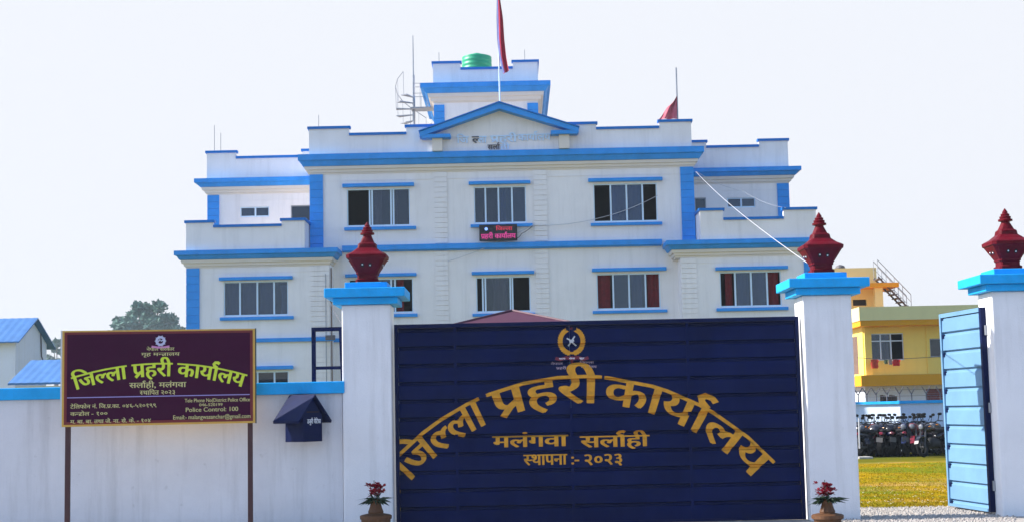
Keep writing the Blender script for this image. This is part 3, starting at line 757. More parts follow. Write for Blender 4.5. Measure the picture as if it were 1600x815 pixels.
# ================================================================== RED PAVILION
ax, az = at(800, 485, 40)
pv = thing('pavilion', 'pavilion with a low red pyramid roof just showing above the gate', 'pavilion', (ax, 40, 0))
hw = 2.1; ez = az-.59; vs = [(ax-hw,40-hw,ez),(ax+hw,40-hw,ez),(ax+hw,40+hw,ez),(ax-hw,40+hw,ez),(ax,40,az)]
MB().add(vs + [(v[0],v[1],v[2]-.08) for v in vs[:4]], [(0,1,4),(1,2,4),(2,3,4),(3,0,4),(0,5,6,1),(1,6,7,2),(2,7,8,3),(3,8,5,0),(8,7,6,5)]).build('roof', PAVR, pv)
for i in range(4):
    q = vs[i]; MB().tube([(q[0]*.98+ax*.02,q[1]*.98+.8,q[2]+.005),(ax,40,az+.01)], .04, 6).build('ridge', PAVR, pv)
for dx in (-1,1):
    for dy in (-1,1): MB().tube([(ax+dx*1.8,40+dy*1.8,0),(ax+dx*1.8,40+dy*1.8,ez-.07)], .07, 10).build('post', STEEL, pv)

# ================================================================== YELLOW BUILDING
YY = 66.0
yb = thing('yellow_building', 'two storey yellow building with mustard bands beyond the motorcycles', 'building', (19, YY, 0))
x0 = 15.45; xe = 27.0
W1 = (*sorted((at(1357,540,YY)[0], at(1412,540,YY)[0])), at(1385,562,YY)[1], at(1385,520,YY)[1])
W2 = (*sorted((at(1453,540,YY)[0], at(1478,540,YY)[0])), at(1465,557,YY)[1], at(1465,528,YY)[1])
block(x0, xe, YY, YY+9, 2.82, 4.95, [W1, W2], m=YEL, par=yb)
block(x0, xe, YY+.01, YY+9, 0, 2.34, [], m=WHITEW, par=yb)
MB().box(x0-.35, xe, YY-.9, YY+9.2, 2.34, 2.80).build('floor_band', ORNG, yb)
MB().box(x0-.30, xe, YY-.95, YY+9.2, 4.95, 5.18).build('roof_slab', ORNG, yb)
pz0, pz1 = 5.182, at(1440,477,YY-1)[1]
MB().box(x0-.34, xe, YY-1.0, YY-.86, pz0, pz1).box(x0-.34, x0-.2, YY-.858, YY+9.2, pz0, pz1).build('parapet', YELP, yb)
box('pilaster', YEL, yb, x0+.05, x0+.35, YY-.14, YY-.003, 2.82, 4.94); box('pilaster', YEL, yb, 18.25, 18.32, YY-.05, YY-.003, 2.82, 4.94)
MB().box(x0-.005, x0-.003, YY+1.0, YY+2.2, 2.9, 4.6).build('side_window', RUST, yb)
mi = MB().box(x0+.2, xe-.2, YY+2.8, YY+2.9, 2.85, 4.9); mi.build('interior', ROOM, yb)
wn = window(yb, *W1, YY, (.35,.64), [(.02,.63,GLS)], [(.02,.34,mat('tan_curtain', (.42,.24,.16), .9, .2, 8),0,1,0),(.38,.62,mat('pale_pink_curtain', (.52,.36,.34), .9, .2, 8),0,1,.2)])
MB().box(W1[0]+.02, W1[1]-.02, YY+.02, YY+.06, W1[3]-.36, W1[3]-.31).build('transom', ALU, wn)
window(yb, *W2, YY, (), [(0,1,GLD)], [], fr=STEEL)
# stair head on the roof
YT = 71.0
sx0 = at(1300,440,YT)[0]; sx1 = at(1370,440,YT)[0]; sz1 = at(1350,418,YT)[1]
kx0, kz0 = at(1333,477,YT); kx1, kz1 = at(1354,467,YT)
block(sx0, sx1, YT, YT+4, 5.0, sz1, [(kx0, kx1, kz0, kz1)], m=YELP, par=yb, name='stair_head')
MB().box(kx0-.2, kx1+.2, YT+.3, YT+.34, kz0-.3, kz1+.3).build('interior', ROOM, yb)
cx1 = at(1403,445,YT-1)[0]; cz = at(1385,441,YT-1.2)[1]
MB().box(sx0-.2, cx1, YT-1.2, YT+2.5, cz-.20, cz).build('canopy', ORNG, yb)
MB().box(sx1-.35, sx1+.02, YT-1.0, YT-.7, 5.0, cz-.203).build('column', YELP, yb)
MB().lathe([(.22,0),(.24,.1),(.2,.2),(.05,.26)], (at(1320,418,YT)[0], YT+1, sz1), 14).build('vent_cap', CABLED, yb)
st = thing('roof_stair', 'thin steel stair with handrails climbing the roof of the yellow building', 'staircase', (18.4, 70, 5.2))
A = Vector((at(1372,432,70)[0], 70, at(1372,432,70)[1])); Bq = Vector((at(1424,476,70)[0], 70, at(1424,476,70)[1]-.3))
for dy in (0, .8):
    o = Vector((0,dy,0))
    MB().tube([A+o, Bq+o], .045, 6).build('stringer', CABLED, st)
    MB().tube([A+o+Vector((0,0,.8)), Bq+o+Vector((0,0,.8))], .018, 6).tube([A+o+Vector((0,0,.45)), Bq+o+Vector((0,0,.45))], .012, 6).build('handrail', STEEL, st)
    pm = MB()
    for k in range(5): c = A.lerp(Bq, k/4)+o; pm.tube([c, c+Vector((0,0,.8))], .014, 5)
    pm.build('baluster', STEEL, st)
for k in range(9):
    c = A.lerp(Bq, (k+.5)/9); MB().box(c.x-.13, c.x+.13, 70.02, 70.78, c.z-.02, c.z+.02).build('tread', CABLED, st)
# washing line
wl = MB().tube([P3(1340,558,YY-.5), P3(1385,561,YY-.5), P3(1480,556,YY-.5)], .012, 5).build('washing_line', CABLED); tag(wl, 'thin washing line across the yellow facade under the window', 'washing line')
for px, wp, hp, rgb, lab in ((1366,12,14,(.50,.06,.03),'orange red cloth on the washing line, leftmost'),(1384,6,7,(.16,.20,.10),'small dark green cloth on the washing line between two red ones'),(1400,12,10,(.52,.02,.02),'bright red shirt on the washing line, rightmost'),(1391,6,8,(.40,.30,.28),'small pale cloth on the washing line beside the bright red shirt')):
    x, z = at(px, 561, YY-.5); k = (YY-.5)/F; wq, hq = wp*k/2, hp*k
    vs = []; fs = []
    for j in range(6):
        for i in range(6):
            u = i/5-.5; vs.append((x+u*2*wq*(1-.12*(j/5))+.02*math.sin(j*2), YY-.52+.04*math.sin(i*2.1+j*.5), z+.01-hq*j/5-.02*abs(u)))
    for j in range(5):
        for i in range(5): fs.append((j*6+i, j*6+i+1, (j+1)*6+i+1, (j+1)*6+i))
    o = MB().add(vs, fs).build('hanging_laundry', mat('laundry_cloth', rgb, .9, .2, 6), smooth=True); tag(o, lab, 'laundry', 'washing on the line')

# ================================================================== COMPOUND WALL BEHIND THE BIKES
CWALL = mat('compound_wall_plaster', (.54,.64,.80), .9, .08, 1, .2, 40, streak=.3)
cwl = thing('compound_wall', 'white compound wall with a blue coping and Y shaped barbed wire arms behind the motorcycles', 'wall', (13, 48.0, 0))
CXc, CYc = at(1407,640,48.0)[0], 48.0
th = R(45); dxl, dyl = -math.cos(th), math.sin(th)
pL = (CXc+dxl*2.3, CYc+dyl*2.3); zt1 = at(1408,630,48.0)[1]
def wallseg(p, q, z0, z1, t):
    d = Vector((q[0]-p[0], q[1]-p[1])).normalized(); n = Vector((-d.y, d.x))*t
    c = [(p[0],p[1]),(q[0],q[1]),(q[0]+n.x,q[1]+n.y),(p[0]+n.x,p[1]+n.y)]
    return [(*v, z0) for v in c] + [(*v, z1) for v in c]
BOXF = [(0,3,2,1),(4,5,6,7),(0,1,5,4),(1,2,6,5),(2,3,7,6),(3,0,4,7)]
MB().add(wallseg(pL, (CXc,CYc), 0, zt1, .2), BOXF).build('wall_panel', CWALL, cwl)
MB().add(wallseg((CXc,CYc), (CXc+9,CYc-.15), 0, zt1, .2), BOXF).build('wall_panel', CWALL, cwl)
e1 = (CXc-dyl*-.06*0-.05, CYc-.06)
MB().add(wallseg((pL[0]-.05,pL[1]-.06), e1, zt1+.002, zt1+.09, .32), BOXF).build('coping', SKYB, cwl)
MB().add(wallseg((CXc-.04,CYc-.065), (CXc+9,CYc-.215), zt1+.004, zt1+.10, .32), BOXF).build('coping', SKYB, cwl)
arms = []
for px in (1338,1352,1367,1385,1406,1425,1448,1470,1490,1512):
    Yk = CYc+.08
    x = at(px, 630, Yk)[0]
    if x < CXc: t = (CXc-x)/math.cos(th); Yk = CYc + t*math.sin(th)*1.0 + .08; x = at(px,630,Yk)[0]; t = (CXc-x)/math.cos(th); Yk = CYc+t*math.sin(th)+.08
    z = zt1+.09; r = .021
    arms.append((x, Yk, z))
    MB().tube([(x,Yk,z),(x,Yk,z+.24)], r, 5).tube([(x,Yk,z+.22),(x-.14,Yk-.02,z+.45)], r*.9, 5).tube([(x,Yk,z+.22),(x+.14,Yk+.02,z+.45)], r*.9, 5).build('wire_arm', CABLED, cwl)
for dx, dz in ((-.09,.36),(.09,.36),(0,.16)):
    MB().tube([(a[0]+dx,a[1],a[2]+dz) for a in arms], .006, 4).build('barbed_wire', CABLED, cwl)
bp = thing('brick_pile', 'dark red stack of bricks behind the compound wall on the right', 'bricks', (at(1465,620,56)[0], 56, 0))
bx0, bx1, bz = at(1450,620,56)[0], at(1492,620,56)[0], at(1465,606,56)[1]
for j in range(14):
    z = bz-.085*(j+1)
    mb = MB()
    for i in range(int((bx1-bx0)/.24)):
        mb.box(bx0+i*.24+.03*(j % 2), bx0+i*.24+.22+.03*(j % 2), 56-.25+random.uniform(-.03,.03), 56.25, z, z+.078)
    mb.build('brick_course', BRICK, bp)
MB().box(bx0, bx1, 55.8, 56.2, 0, bz-.085*14).build('base', CONC, bp)
bp2 = MB()
for i in range(7): bp2.box(at(1376+i*3.6,620,55)[0], at(1379+i*3.6,620,55)[0], 54.9, 55.1, 0, at(1380,616+ (i*37 % 4),55)[1])
tag(bp2.build('timber_pile', mat('old_timber', (.12,.07,.05), .9, .3, 8)), 'row of brown upright planks standing behind the compound wall, under the window', 'timber')
o = MB().tube([P3(1343,700,44)*1.0, P3(1342,652,44)], .022, 8).build('marker_post', CABLEW); tag(o, 'thin pale upright post at the left edge of the motorcycle row', 'post')
o = MB().box(at(1336,703,44)[0], at(1352,703,44)[0]+.1, 43.5, 44.2, -.01, .05).build('concrete_slab', CONC, bevel=.01); tag(o, 'pale concrete slab on the grass by the thin post', 'slab')

# ================================================================== MOTORCYCLES
def motorcycle(paint):
    t = thing('motorcycle', 'x', 'motorcycle', (0,0,0), 'motorcycles parked along the compound wall')
    for x in (-.63, .66):
        wl_ = MB().torus((x,0,.30), .245, .055, 24, 8).build('wheel', BLACK, t, smooth=True)
        rm = MB().torus((x,0,.30), .195, .018, 20, 6)
        for k in range(6):
            a = k*math.pi/3; rm.tube([(x,0,.30),(x+.19*math.cos(a),0,.30+.19*math.sin(a))], .014, 5)
        rm.tube([(x,-.07,.30),(x,.07,.30)], .045, 10); rm.build('rim', ENG, wl_)
    MB().loft([(-.02,.80,.09,.06),(.06,.84,.14,.11),(.22,.87,.15,.13),(.36,.85,.12,.10),(.42,.82,.06,.06)]).build('tank', paint, t, smooth=True)
    MB().loft([(-.72,.80,.05,.03),(-.60,.80,.10,.05),(-.30,.78,.13,.06),(-.05,.79,.11,.06),(.06,.82,.07,.04)]).build('seat', SEATM, t, smooth=True)
    MB().loft([(-.82,.72,.03,.02),(-.70,.70,.08,.06),(-.40,.64,.12,.09),(-.12,.60,.10,.08)]).build('side_panel', paint, t, smooth=True)
    MB().loft([(-.22,.40,.10,.12),(-.05,.40,.13,.16),(.18,.42,.12,.17),(.30,.40,.07,.12)]).build('engine', ENG, t, smooth=True)
    fr = MB().tube([(.44,0,.88),(.36,0,.40),(.1,0,.22),(-.25,0,.25),(-.35,0,.60)], .028, 8)
    for s in (-1,1): fr.tube([(-.30,s*.09,.30),(-.63,s*.09,.30)], .025, 6).tube([(-.56,s*.11,.66),(-.62,s*.11,.32)], .024, 6)
    fr.build('frame', BLACK, t)
    for s in (-1,1): MB().tube([(.66,s*.085,.30),(.46,s*.085,.92)], .024, 8).build('fork', CHROME, t)
    MB().tube([(.30,-.36,1.0),(.38,-.22,1.03),(.47,-.08,.97),(.47,.08,.97),(.38,.22,1.03),(.30,.36,1.0)], .014, 8).build('handlebar', BLACK, t)
    for s in (-1,1):
        m_ = MB().tube([(.38,s*.24,1.03),(.36,s*.30,1.20)], .008, 5).build('mirror', BLACK, t)
        MB().loft([(.34,1.23,.055,.035),(.35,1.23,.062,.042),(.375,1.23,.04,.026)]).build('mirror_head', BLACK, m_)
        m_.children[-1].location = (0, s*.33, 0)
        MB().tube([(.36,s*.20,.90),(.36,s*.13,.90)], [.026,.012], 8).build('indicator', mat('amber_lens', (.6,.2,.02), .3) if 'amber_lens' not in bpy.data.materials else bpy.data.materials['amber_lens'], t)
    hl = MB().loft([(.44,.92,.07,.07),(.50,.92,.10,.10),(.58,.91,.095,.095)]).build('headlight', paint, t, smooth=True)
    MB().loft([(.581,.91,.085,.085),(.600,.91,.06,.06)]).build('lens', LENSW, hl, smooth=True)
    MB().loft([(-.88,.72,.05,.03),(-.83,.73,.07,.04),(-.80,.73,.05,.03)]).build('tail_light', LENSR, t)
    g = MB(); 
    for a0 in range(8):
        a = R(20+a0*18); b = R(20+(a0+1)*18)
        g.add([(.66+.33*math.cos(a),-.07,.30+.33*math.sin(a)),(.66+.33*math.cos(a),.07,.30+.33*math.sin(a)),(.66+.33*math.cos(b),.07,.30+.33*math.sin(b)),(.66+.33*math.cos(b),-.07,.30+.33*math.sin(b))], [(0,1,2,3)])
    g.build('front_mudguard', paint, t)
    g = MB()
    for a0 in range(7):
        a = R(70+a0*18); b = R(70+(a0+1)*18)
        g.add([(-.63+.34*math.cos(a),-.07,.32+.34*math.sin(a)),(-.63+.34*math.cos(a),.07,.32+.34*math.sin(a)),(-.63+.34*math.cos(b),.07,.32+.34*math.sin(b)),(-.63+.34*math.cos(b),-.07,.32+.34*math.sin(b))], [(0,1,2,3)])
    g.build('rear_mudguard', BLACK, t)
    pl = MB().box(-.955,-.945,-.10,.10,.46,.60).build('number_plate', mat('plate_white', (.10,.095,.10), .6) if 'plate_white' not in bpy.data.materials else bpy.data.materials['plate_white'], t)
    MB().tube([(.20,-.13,.28),(-.20,-.15,.24),(-.75,-.16,.34)], [.022,.025,.042], 8).build('exhaust', CHROME, t, smooth=True)
    return t
P_BLK = mat('black_bike_paint', (.014,.013,.018), .25, .1, 4, coat=.25); P_RED = mat('red_bike_paint', (.18,.012,.02), .25, .1, 4, coat=.25); P_BLU = mat('blue_bike_paint', (.016,.024,.09), .25, .1, 4, coat=.25); P_GRY = mat('grey_bike_paint', (.035,.035,.045), .3, .1, 4, coat=.3)
protos = {k: motorcycle(p) for k, p in (('black', P_BLK), ('red', P_RED), ('blue', P_BLU), ('grey', P_GRY))}
used = set()
ORD = ['first','second','third','fourth','fifth','sixth','seventh','eighth','ninth','tenth']
rows = [('front row', 45.3, [(1345,'black',100,''),(1359,'grey',64,''),(1372,'blue',120,''),(1385,'black',70,''),(1398,'black',108,''),(1411,'grey',118,''),(1424,'blue',66,''),(1437,'red',72,'')]),
        ('middle row', 46.0, [(1338,'blue',100,''),(1351,'black',75,''),(1364,'black',110,''),(1377,'red',80,''),(1391,'grey',112,''),(1404,'black',62,''),(1417,'blue',105,''),(1431,'black',70,''),(1446,'black',95,'')]),
        ('back row', 46.8, [(1342,'black',85,''),(1356,'grey',105,''),(1369,'black',72,''),(1383,'black',98,''),(1398,'blue',84,''),(1412,'black',112,''),(1427,'blue',96,''),(1441,'black',80,''),(1456,'grey',112,''),(1472,'black',66,'')])]
rows.append(('', 44.0, [(1462,'black',28,'black motorcycle parked nearest the open gate leaf, its back wheel toward the lawn'),]))
rows.append(('', 44.8, [(1490,'red',52,'red motorcycle half hidden behind the open light blue gate leaf')]))
for rn, Y, lst in rows:
    for i, (px, k, ang, lab) in enumerate(lst):
        m_ = protos[k] if k not in used else copy_tree(protos[k]); used.add(k)
        yy = Y + random.uniform(-.12,.12) if rn else Y
        m_.scale = (.97,)*3; m_.location = (at(px, 690, yy)[0], yy, 0); m_.rotation_euler = (R(7), 0, R(ang + random.uniform(-22,22) + (180 if random.random() < .35 else 0)))
        m_['label'] = lab or f'{k} motorcycle in the {rn} by the compound wall, {ORD[i]} from the gate pillar'

# ================================================================== BOUNDARY WALL, PILLARS
bw = thing('boundary_wall', 'whitewashed boundary wall with a sky blue coping left of the gate', 'wall', (-6, 21.1, 0))
MB().box(-13, -2.43, 21.06, 21.30, -.05, 1.89).build('wall_panel', WALLW, bw)
MB().box(-13, -2.39, 20.97, 21.40, 1.892, 2.06).build('coping', SKYB, bw, bevel=.012)
rw = thing('boundary_wall', 'short stretch of whitewashed wall beyond the right gate pillar', 'wall', (9.2, 21.1, 0))
MB().box(7.5, 11, 21.06, 21.30, -.05, 1.89).build('wall_panel', WALLW, rw)
MB().box(7.46, 11, 20.97, 21.40, 1.892, 2.06).build('coping', SKYB, rw, bevel=.012)

def pillar(x0, x1, label):
    y0, y1 = 21.0, 21.62; cx = (x0+x1)/2; cy = (y0+y1)/2; zt_ = 3.13
    t = thing('gate_pillar', label, 'gate pillar', (cx, cy, 0), 'gate pillars with red finials')
    MB().box(x0, x1, y0, y1, -.03, zt_).build('shaft', PILLW, t, bevel=.018)
    c = MB().box(x0-.11, x1+.11, y0-.11, y1+.11, zt_+.001, zt_+.095).box(x0-.22, x1+.22, y0-.22, y1+.22, zt_+.097, zt_+.225).box(cx-.30, cx+.30, cy-.30, cy+.30, zt_+.227, zt_+.32)
    c.build('cap', SKYB, t, bevel=.010)
    z = zt_+.325
    prof = [(.165,0),(.165,.045),(.14,.06),(.14,.11),(.155,.125),(.155,.145),(.265,.33),(.285,.345),(.290,.39),(.270,.405),(.205,.44),(.135,.50),(.135,.555),(.118,.57),(.105,.575),(.060,.68),(.060,.69),(.100,.70),(.100,.725),(.072,.735),(.080,.745),(.080,.765),(.055,.775),(.062,.785),(.062,.80),(.036,.815),(.040,.83),(.005,.885)]
    f = MB().lathe(prof, (cx,cy,z), 32, square=lambda i: .95 if i < 12 else (.6 if i < 15 else 0)).build('finial', RED, t)
    for s, ang in ((0,0),(1,90),(2,180),(3,270)):
        a = R(ang); d = Vector((math.sin(a), -math.cos(a), 0)); e = Vector((math.cos(a), math.sin(a), 0))
        c0 = Vector((cx,cy,z+.245))+d*.212
        up = Vector((0,0,1))*.86 + d*.51
        ni = MB(); 
        for q in (-.055,.055):
            pts = [c0+e*(q+.026*math.cos(R(k*30)))+up*(.036*math.sin(R(k*30))) + d*.008 for k in range(12)]
            ni.add(pts, [tuple(range(12))])
        ni.build('niche', HOLE, f)
        bl = MB()
        for q, dz in ((-.055,.008),(.055,-.004)):
            p = c0+e*q+d*.008+up*dz; bl.lathe([(.003,-.012),(.009,-.007),(.011,0),(.009,.007),(.003,.012)], p, 10)
        bl.build('bulb', BULB, f)
    return t
pillar(-2.42, -1.73, 'white pillar with blue cap and red finial left of the navy gate')
pillar(4.09, 4.78, 'white pillar with blue cap and red finial between navy gate and open leaf')
pillar(6.76, 7.47, 'white pillar with blue cap and red finial carrying the open light blue leaf')

# ================================================================== MAIN GATE
YG = 21.22; GX0, GX1, GZ0, GZ1 = -1.70, 4.06, .025, 2.85
gate = thing('main_gate', 'closed navy ribbed steel gate with gold lettering between two pillars', 'gate', ((GX0+GX1)/2, YG, 0))
ROWS = 11; RS = (GZ1-.06-GZ0)/ROWS; GD = .046
def prof_pts():
    p = []
    for k in range(ROWS):
        z = GZ0+k*RS
        p += [(z, 0), (z+RS-.056, 0), (z+RS-.048, GD), (z+RS-.016, GD)]
    return p + [(GZ1-.06, 0)]
PP = prof_pts()
def gprof(z):
    for (a, da), (b, db) in zip(PP, PP[1:]):
        if a <= z <= b: return da + (db-da)*((z-a)/(b-a) if b > a else 0)
    return 0
def ribbed(x0, x1, dy):
    vs = []; fs = []
    for z, d in PP: vs += [(x0, YG+d+dy, z), (x1, YG+d+dy, z)]
    for i in range(len(PP)-1): fs.append((2*i, 2*i+1, 2*i+3, 2*i+2))
    return vs, fs
seams = [GX0+.05, at(713,660,YG)[0], at(893,660,YG)[0], at(1078,660,YG)[0], GX1-.05]
for a, b in zip(seams, seams[1:]):
    vs, fs = ribbed(a+.004, b-.004, 0)
    MB().add(vs, fs).build('ribbed_panel', NAVY, gate)
fr = MB().box(GX0, GX0+.052, YG-.03, YG+.06, GZ0-.03, GZ1).box(GX1-.052, GX1, YG-.03, YG+.06, GZ0-.03, GZ1).box(GX0+.053, GX1-.053, YG-.03, YG+.06, GZ1-.058, GZ1).box(GX0+.053, GX1-.053, YG-.02, YG+.06, GZ0-.03, GZ0+.004)
fr.build('frame', NAVY2, gate, bevel=.006)
for x, zt_ in ((seams[1], GZ1-.062), (seams[2], 1.62), (seams[3], GZ1-.062)):
    box('seam_bar', NAVY, gate, x-.020, x+.020, YG-.006, YG+.03, GZ0+.006, zt_)
bk = MB()
for x in (GX0+.9, GX1-.9): bk.box(x-.03, x+.03, YG+.062, YG+.11, GZ0, GZ1-.06)
bk.box(GX0+.06, GX1-.06, YG+.055, YG+.061, GZ0+.01, GZ1-.07); bk.build('back_sheet', LEAFB, gate)

def on_gate(mb, name, m, extra=0.0):
    bm = bmesh.new(); vv = [bm.verts.new(v) for v in mb.v]
    for f in mb.f:
        try: bm.faces.new([vv[i] for i in f])
        except ValueError: pass
    zs = [p[0] for p in PP]
    lo, hi = min(v[2] for v in mb.v), max(v[2] for v in mb.v)
    for z in zs:
        if lo < z < hi: bmesh.ops.bisect_plane(bm, geom=bm.verts[:]+bm.edges[:]+bm.faces[:], plane_co=(0,0,z+1e-5), plane_no=(0,0,1))
    bmesh.ops.bisect_plane(bm, geom=bm.verts[:]+bm.edges[:]+bm.faces[:], plane_co=(GX0+.056,0,0), plane_no=(-1,0,0), clear_outer=True)
    for v in bm.verts: v.co.y = YG + gprof(v.co.z) - .0085 + v.co.y - extra
    bm.verts.index_update()
    o = MB().add([tuple(v.co) for v in bm.verts], [tuple(v.index for v in f.verts) for f in bm.faces]); bm.free()
    return o.build(name, m, gate)
kpx = YG/F
ccx, ccz = at(912, 992, YG)
RA = 398*kpx
ARC_SY = .395/.62
for word, px0, px1 in (('िजल\u094dला', 617, 755), ('प~हरी', 771, 947), ('काया^लय', 957, 1213)):
    a0, a1 = math.asin((px0-912)/398), math.asin((px1-912)/398)
    def arc(x, y, d, m=(a0+a1)/2):
        a = x/RA + m; r = RA + (y - .62*ARC_SY)
        return (ccx + r*math.sin(a), -d, ccz + r*math.cos(a))
    on_gate(letters(MB(), word, arc, .024, size=ARC_SY, width=RA*(a1-a0)), 'lettering', GOLD)
def flat(px, py): ox, oz = at(px, py, YG); return lambda x, y, d: (ox+x, -d, oz+y - x*0)
for word, px0, px1, py, h_ in (('मलंगवा', 771, 886, 697, .155), ('सला^ही', 908, 1013, 697, .155), ('स\u094dथापना :-', 819, 905, 725, .145), ('२०२३', 912, 974, 725, .145)):
    on_gate(letters(MB(), word, flat((px0+px1)/2, py), .032, height=h_, width=(px1-px0)*kpx), 'lettering', GOLD)
# emblem: laurel wreath, crossed white blades, red ribbon
ex, ez_ = at(893, 532, YG)
wr = MB(); rx, rz = .158, .172
for s in (-1, 1):
    N_ = 15
    for k in range(N_):
        a = R(-90 + s*(6 + k*136/(N_-1))); p = Vector((ex+rx*math.cos(a), 0, ez_+rz*math.sin(a)))
        tdir = Vector((-math.sin(a)*s, 0, math.cos(a)*s)); nd = Vector((math.cos(a), 0, math.sin(a)))
        for q in (-1, 1):
            d = (tdir*.8 + nd*q*.55).normalized(); n = Vector((-d.z, 0, d.x)); ln_ = .064; o = Vector((0, -.0006*((k*2+(q>0)) % 4), 0))
            wr.add([p+o, p+d*ln_*.5+n*.017+o, p+d*ln_+o, p+d*ln_*.5-n*.017+o], [(0,1,2,3)])
    vs, fs = stroke([(ex+rx*math.cos(R(-90+s*t)), ez_+rz*math.sin(R(-90+s*t))) for t in range(0,160,10)], .016, 0)
    wr.add([(v[0], .002, v[1]) for v in vs], fs)
on_gate(wr, 'wreath', GOLD)
cr = MB()
for i, (pts, hw_) in enumerate((([(-.068,.04),(-.024,.016),(.016,-.024),(.068,-.068)], .010), ([(.048,.068),(.016,.024),(-.008,-.016),(-.048,-.068)], .010))):
    vs, fs = stroke([(ex+a_, ez_+b_) for a_, b_ in pts], hw_, 0); cr.add([(v[0], -.001*i, v[1]) for v in vs], fs)
vs, fs = stroke([(ex-.03, ez_-.005),(ex+.035, ez_+.012)], .018, 0); cr.add([(v[0], -.003, v[1]) for v in vs], fs)
on_gate(cr, 'crossed_blades', mat('silver_paint', (.55,.56,.58), .5, .1, 8))
rb = MB()
for s in (-1, 1):
    vs, fs = stroke([(ex, ez_-.25),(ex+s*.08, ez_-.235),(ex+s*.17, ez_-.26),(ex+s*.235, ez_-.24)], .022, 0); rb.add([(v[0], -.0005*(s > 0), v[1]) for v in vs], fs)
vs, fs = stroke([(ex, ez_-.215),(ex, ez_-.315)], .018, 0); rb.add([(v[0], -.0015, v[1]) for v in vs], fs)
vs, fs = stroke([(ex-.022, ez_+.175),(ex+.022, ez_+.185)], .016, 0); rb.add([(v[0], -.003, v[1]) for v in vs], fs)
on_gate(rb, 'ribbon', mat('dark_red_ribbon_paint', (.16,.008,.03), .5, .1, 8))
for word, dx, w_ in (('सत\u094dय', -.14, .09), ('सेवा', .0, .08), ('सुर', .14, .07)): on_gate(letters(MB(), word, (lambda x,y,d,dx=dx: (ex+dx+x, -.003-d, ez_-.258+y)), .02, height=.020, width=w_), 'motto', WHITEL)
dl = mat('faded_pink_lettering', (.42,.30,.36), .6, .1, 10)
for px, py, t_, w_ in ((870,569,'नेपाल',.17),(877,576,'प~हरी',.14),(917,567,'िजल\u094dला',.20),(920,574,'काया^लय',.22)): on_gate(letters(MB(), t_, flat(px, py), .02, height=.030, width=w_), 'small_lettering', dl)

# ------------------------------------------------------------------ open leaf
hx, hy = 6.72, 21.30; tx, ty = 6.56, 22.85
lf = thing('gate_leaf', 'light blue ribbed gate leaf standing open at the far right pillar', 'gate', (hx, hy, 0))
L_ = math.hypot(tx-hx, ty-hy); ang = math.atan2(ty-hy, tx-hx)
# local frame: x along the leaf from the hinge, -y side faces the lawn side seen by the camera
ld = Vector((math.cos(ang), math.sin(ang), 0)); lnm = Vector((-ld.y, ld.x, 0))      # normal toward -x
def lw(u, n, z): p = Vector((hx, hy, 0)) + ld*u + lnm*n; return (p.x, p.y, z)
vs = []; fs = []; pr = []; NR = 10; z0, z1 = .07, 2.86; rs = (z1-z0)/NR
for k in range(NR):
    z = z0+k*rs; pr += [(z, .006), (z+.052, -.034), (z+.060, -.034), (z+.072, .012), (z+rs-.002, .006)]
pr.append((z1, 0))
for z, n in pr: vs += [lw(.07, n, z), lw(L_-.05, n, z)]
for i in range(len(pr)-1): fs.append((2*i, 2*i+2, 2*i+3, 2*i+1))
MB().add(vs, fs).build('ribbed_panel', LEAFB, lf)
def lbox(mb, u0, u1, n0, n1, z0, z1):
    return mb.add([lw(u0,n0,z0),lw(u1,n0,z0),lw(u1,n1,z0),lw(u0,n1,z0),lw(u0,n0,z1),lw(u1,n0,z1),lw(u1,n1,z1),lw(u0,n1,z1)], BOXF)
mb = MB(); lbox(mb, L_-.055, L_, -.05, .03, .03, 2.93); lbox(mb, .071, L_-.056, -.05, .028, 2.87, 2.93); lbox(mb, .071, L_-.056, -.05, .028, .03, .069); mb.build('frame', LEAFB, lf)
for k in range(NR+1):
    z = z0+k*rs; mb = MB(); lbox(mb, L_-.115, L_-.056, -.030, .016, max(z-.028, .071), min(z+.030, 2.868)); mb.build('dark_notch', NAVY2, lf)  # dark blocks added to look like dark notches at each rib end
mb = MB(); lbox(mb, 0, .068, -.05, .035, .03, 2.93); mb.build('hinge_stile', NAVY2, lf)
mb = MB(); lbox(mb, .07, L_-.06, -.06, -.052, .05, 2.9); mb.build('back_sheet', NAVY, lf)
hb = MB()
for z in (.4, 1.5, 2.6): hb.tube([(6.745, 21.28, z-.07), (6.745, 21.28, z+.07)], .022, 8)
hb.build('hinge', STEEL, lf)

# ================================================================== SIGNBOARD
SW, SH = 2.58, 1.30
sg = thing('signboard', 'maroon signboard with yellow lettering on two posts before the left wall', 'sign', (0,0,0))
# built in its own frame: x along the board from its middle, z from its lower edge, front at y = 0
bd = MB().box(-SW/2, SW/2, .0, .045, 0, SH).build('board', YEDGE, sg)
MB().box(-SW/2-.022, -SW/2-.001, .012, .06, -.005, SH+.005).build('edge_strip', mat('pale_metal_strip', (.50,.58,.66), .5), sg)
MB().box(SW/2+.001, SW/2+.018, .012, .06, -.005, SH+.005).build('edge_strip', mat('dark_metal_strip', (.05,.07,.06), .5), sg)
MB().box(-SW/2+.028, SW/2-.030, -.004, -.001, .028, SH-.022).build('border', DRED, bd)
MB().box(-SW/2+.065, SW/2-.068, -.008, -.005, .065, SH-.055).build('face', MAROON, bd)
S = lambda ox, oz: (lambda x, y, d: (ox+x, -.0100-d, oz+y))
k = SW/293.0
def sp_(px, py): return ((px-248.5)*k, (664-py+ (px-248.5)*-.014)*k)
RS2 = 446*k
def sarc(x, y, d):
    a = x/RS2; r = RS2 + (y - .62*sz_)
    return (sp_(249,0)[0] + r*math.sin(a), -.0100-d, sp_(249,568)[1] - RS2 + r*math.cos(a))
sz_ = .182/.62
letters(MB(), 'िजल\u094dला प~हरी काया^लय', sarc, .030, size=sz_, width=270*k).build('lettering', LIME, bd)
mb = MB()
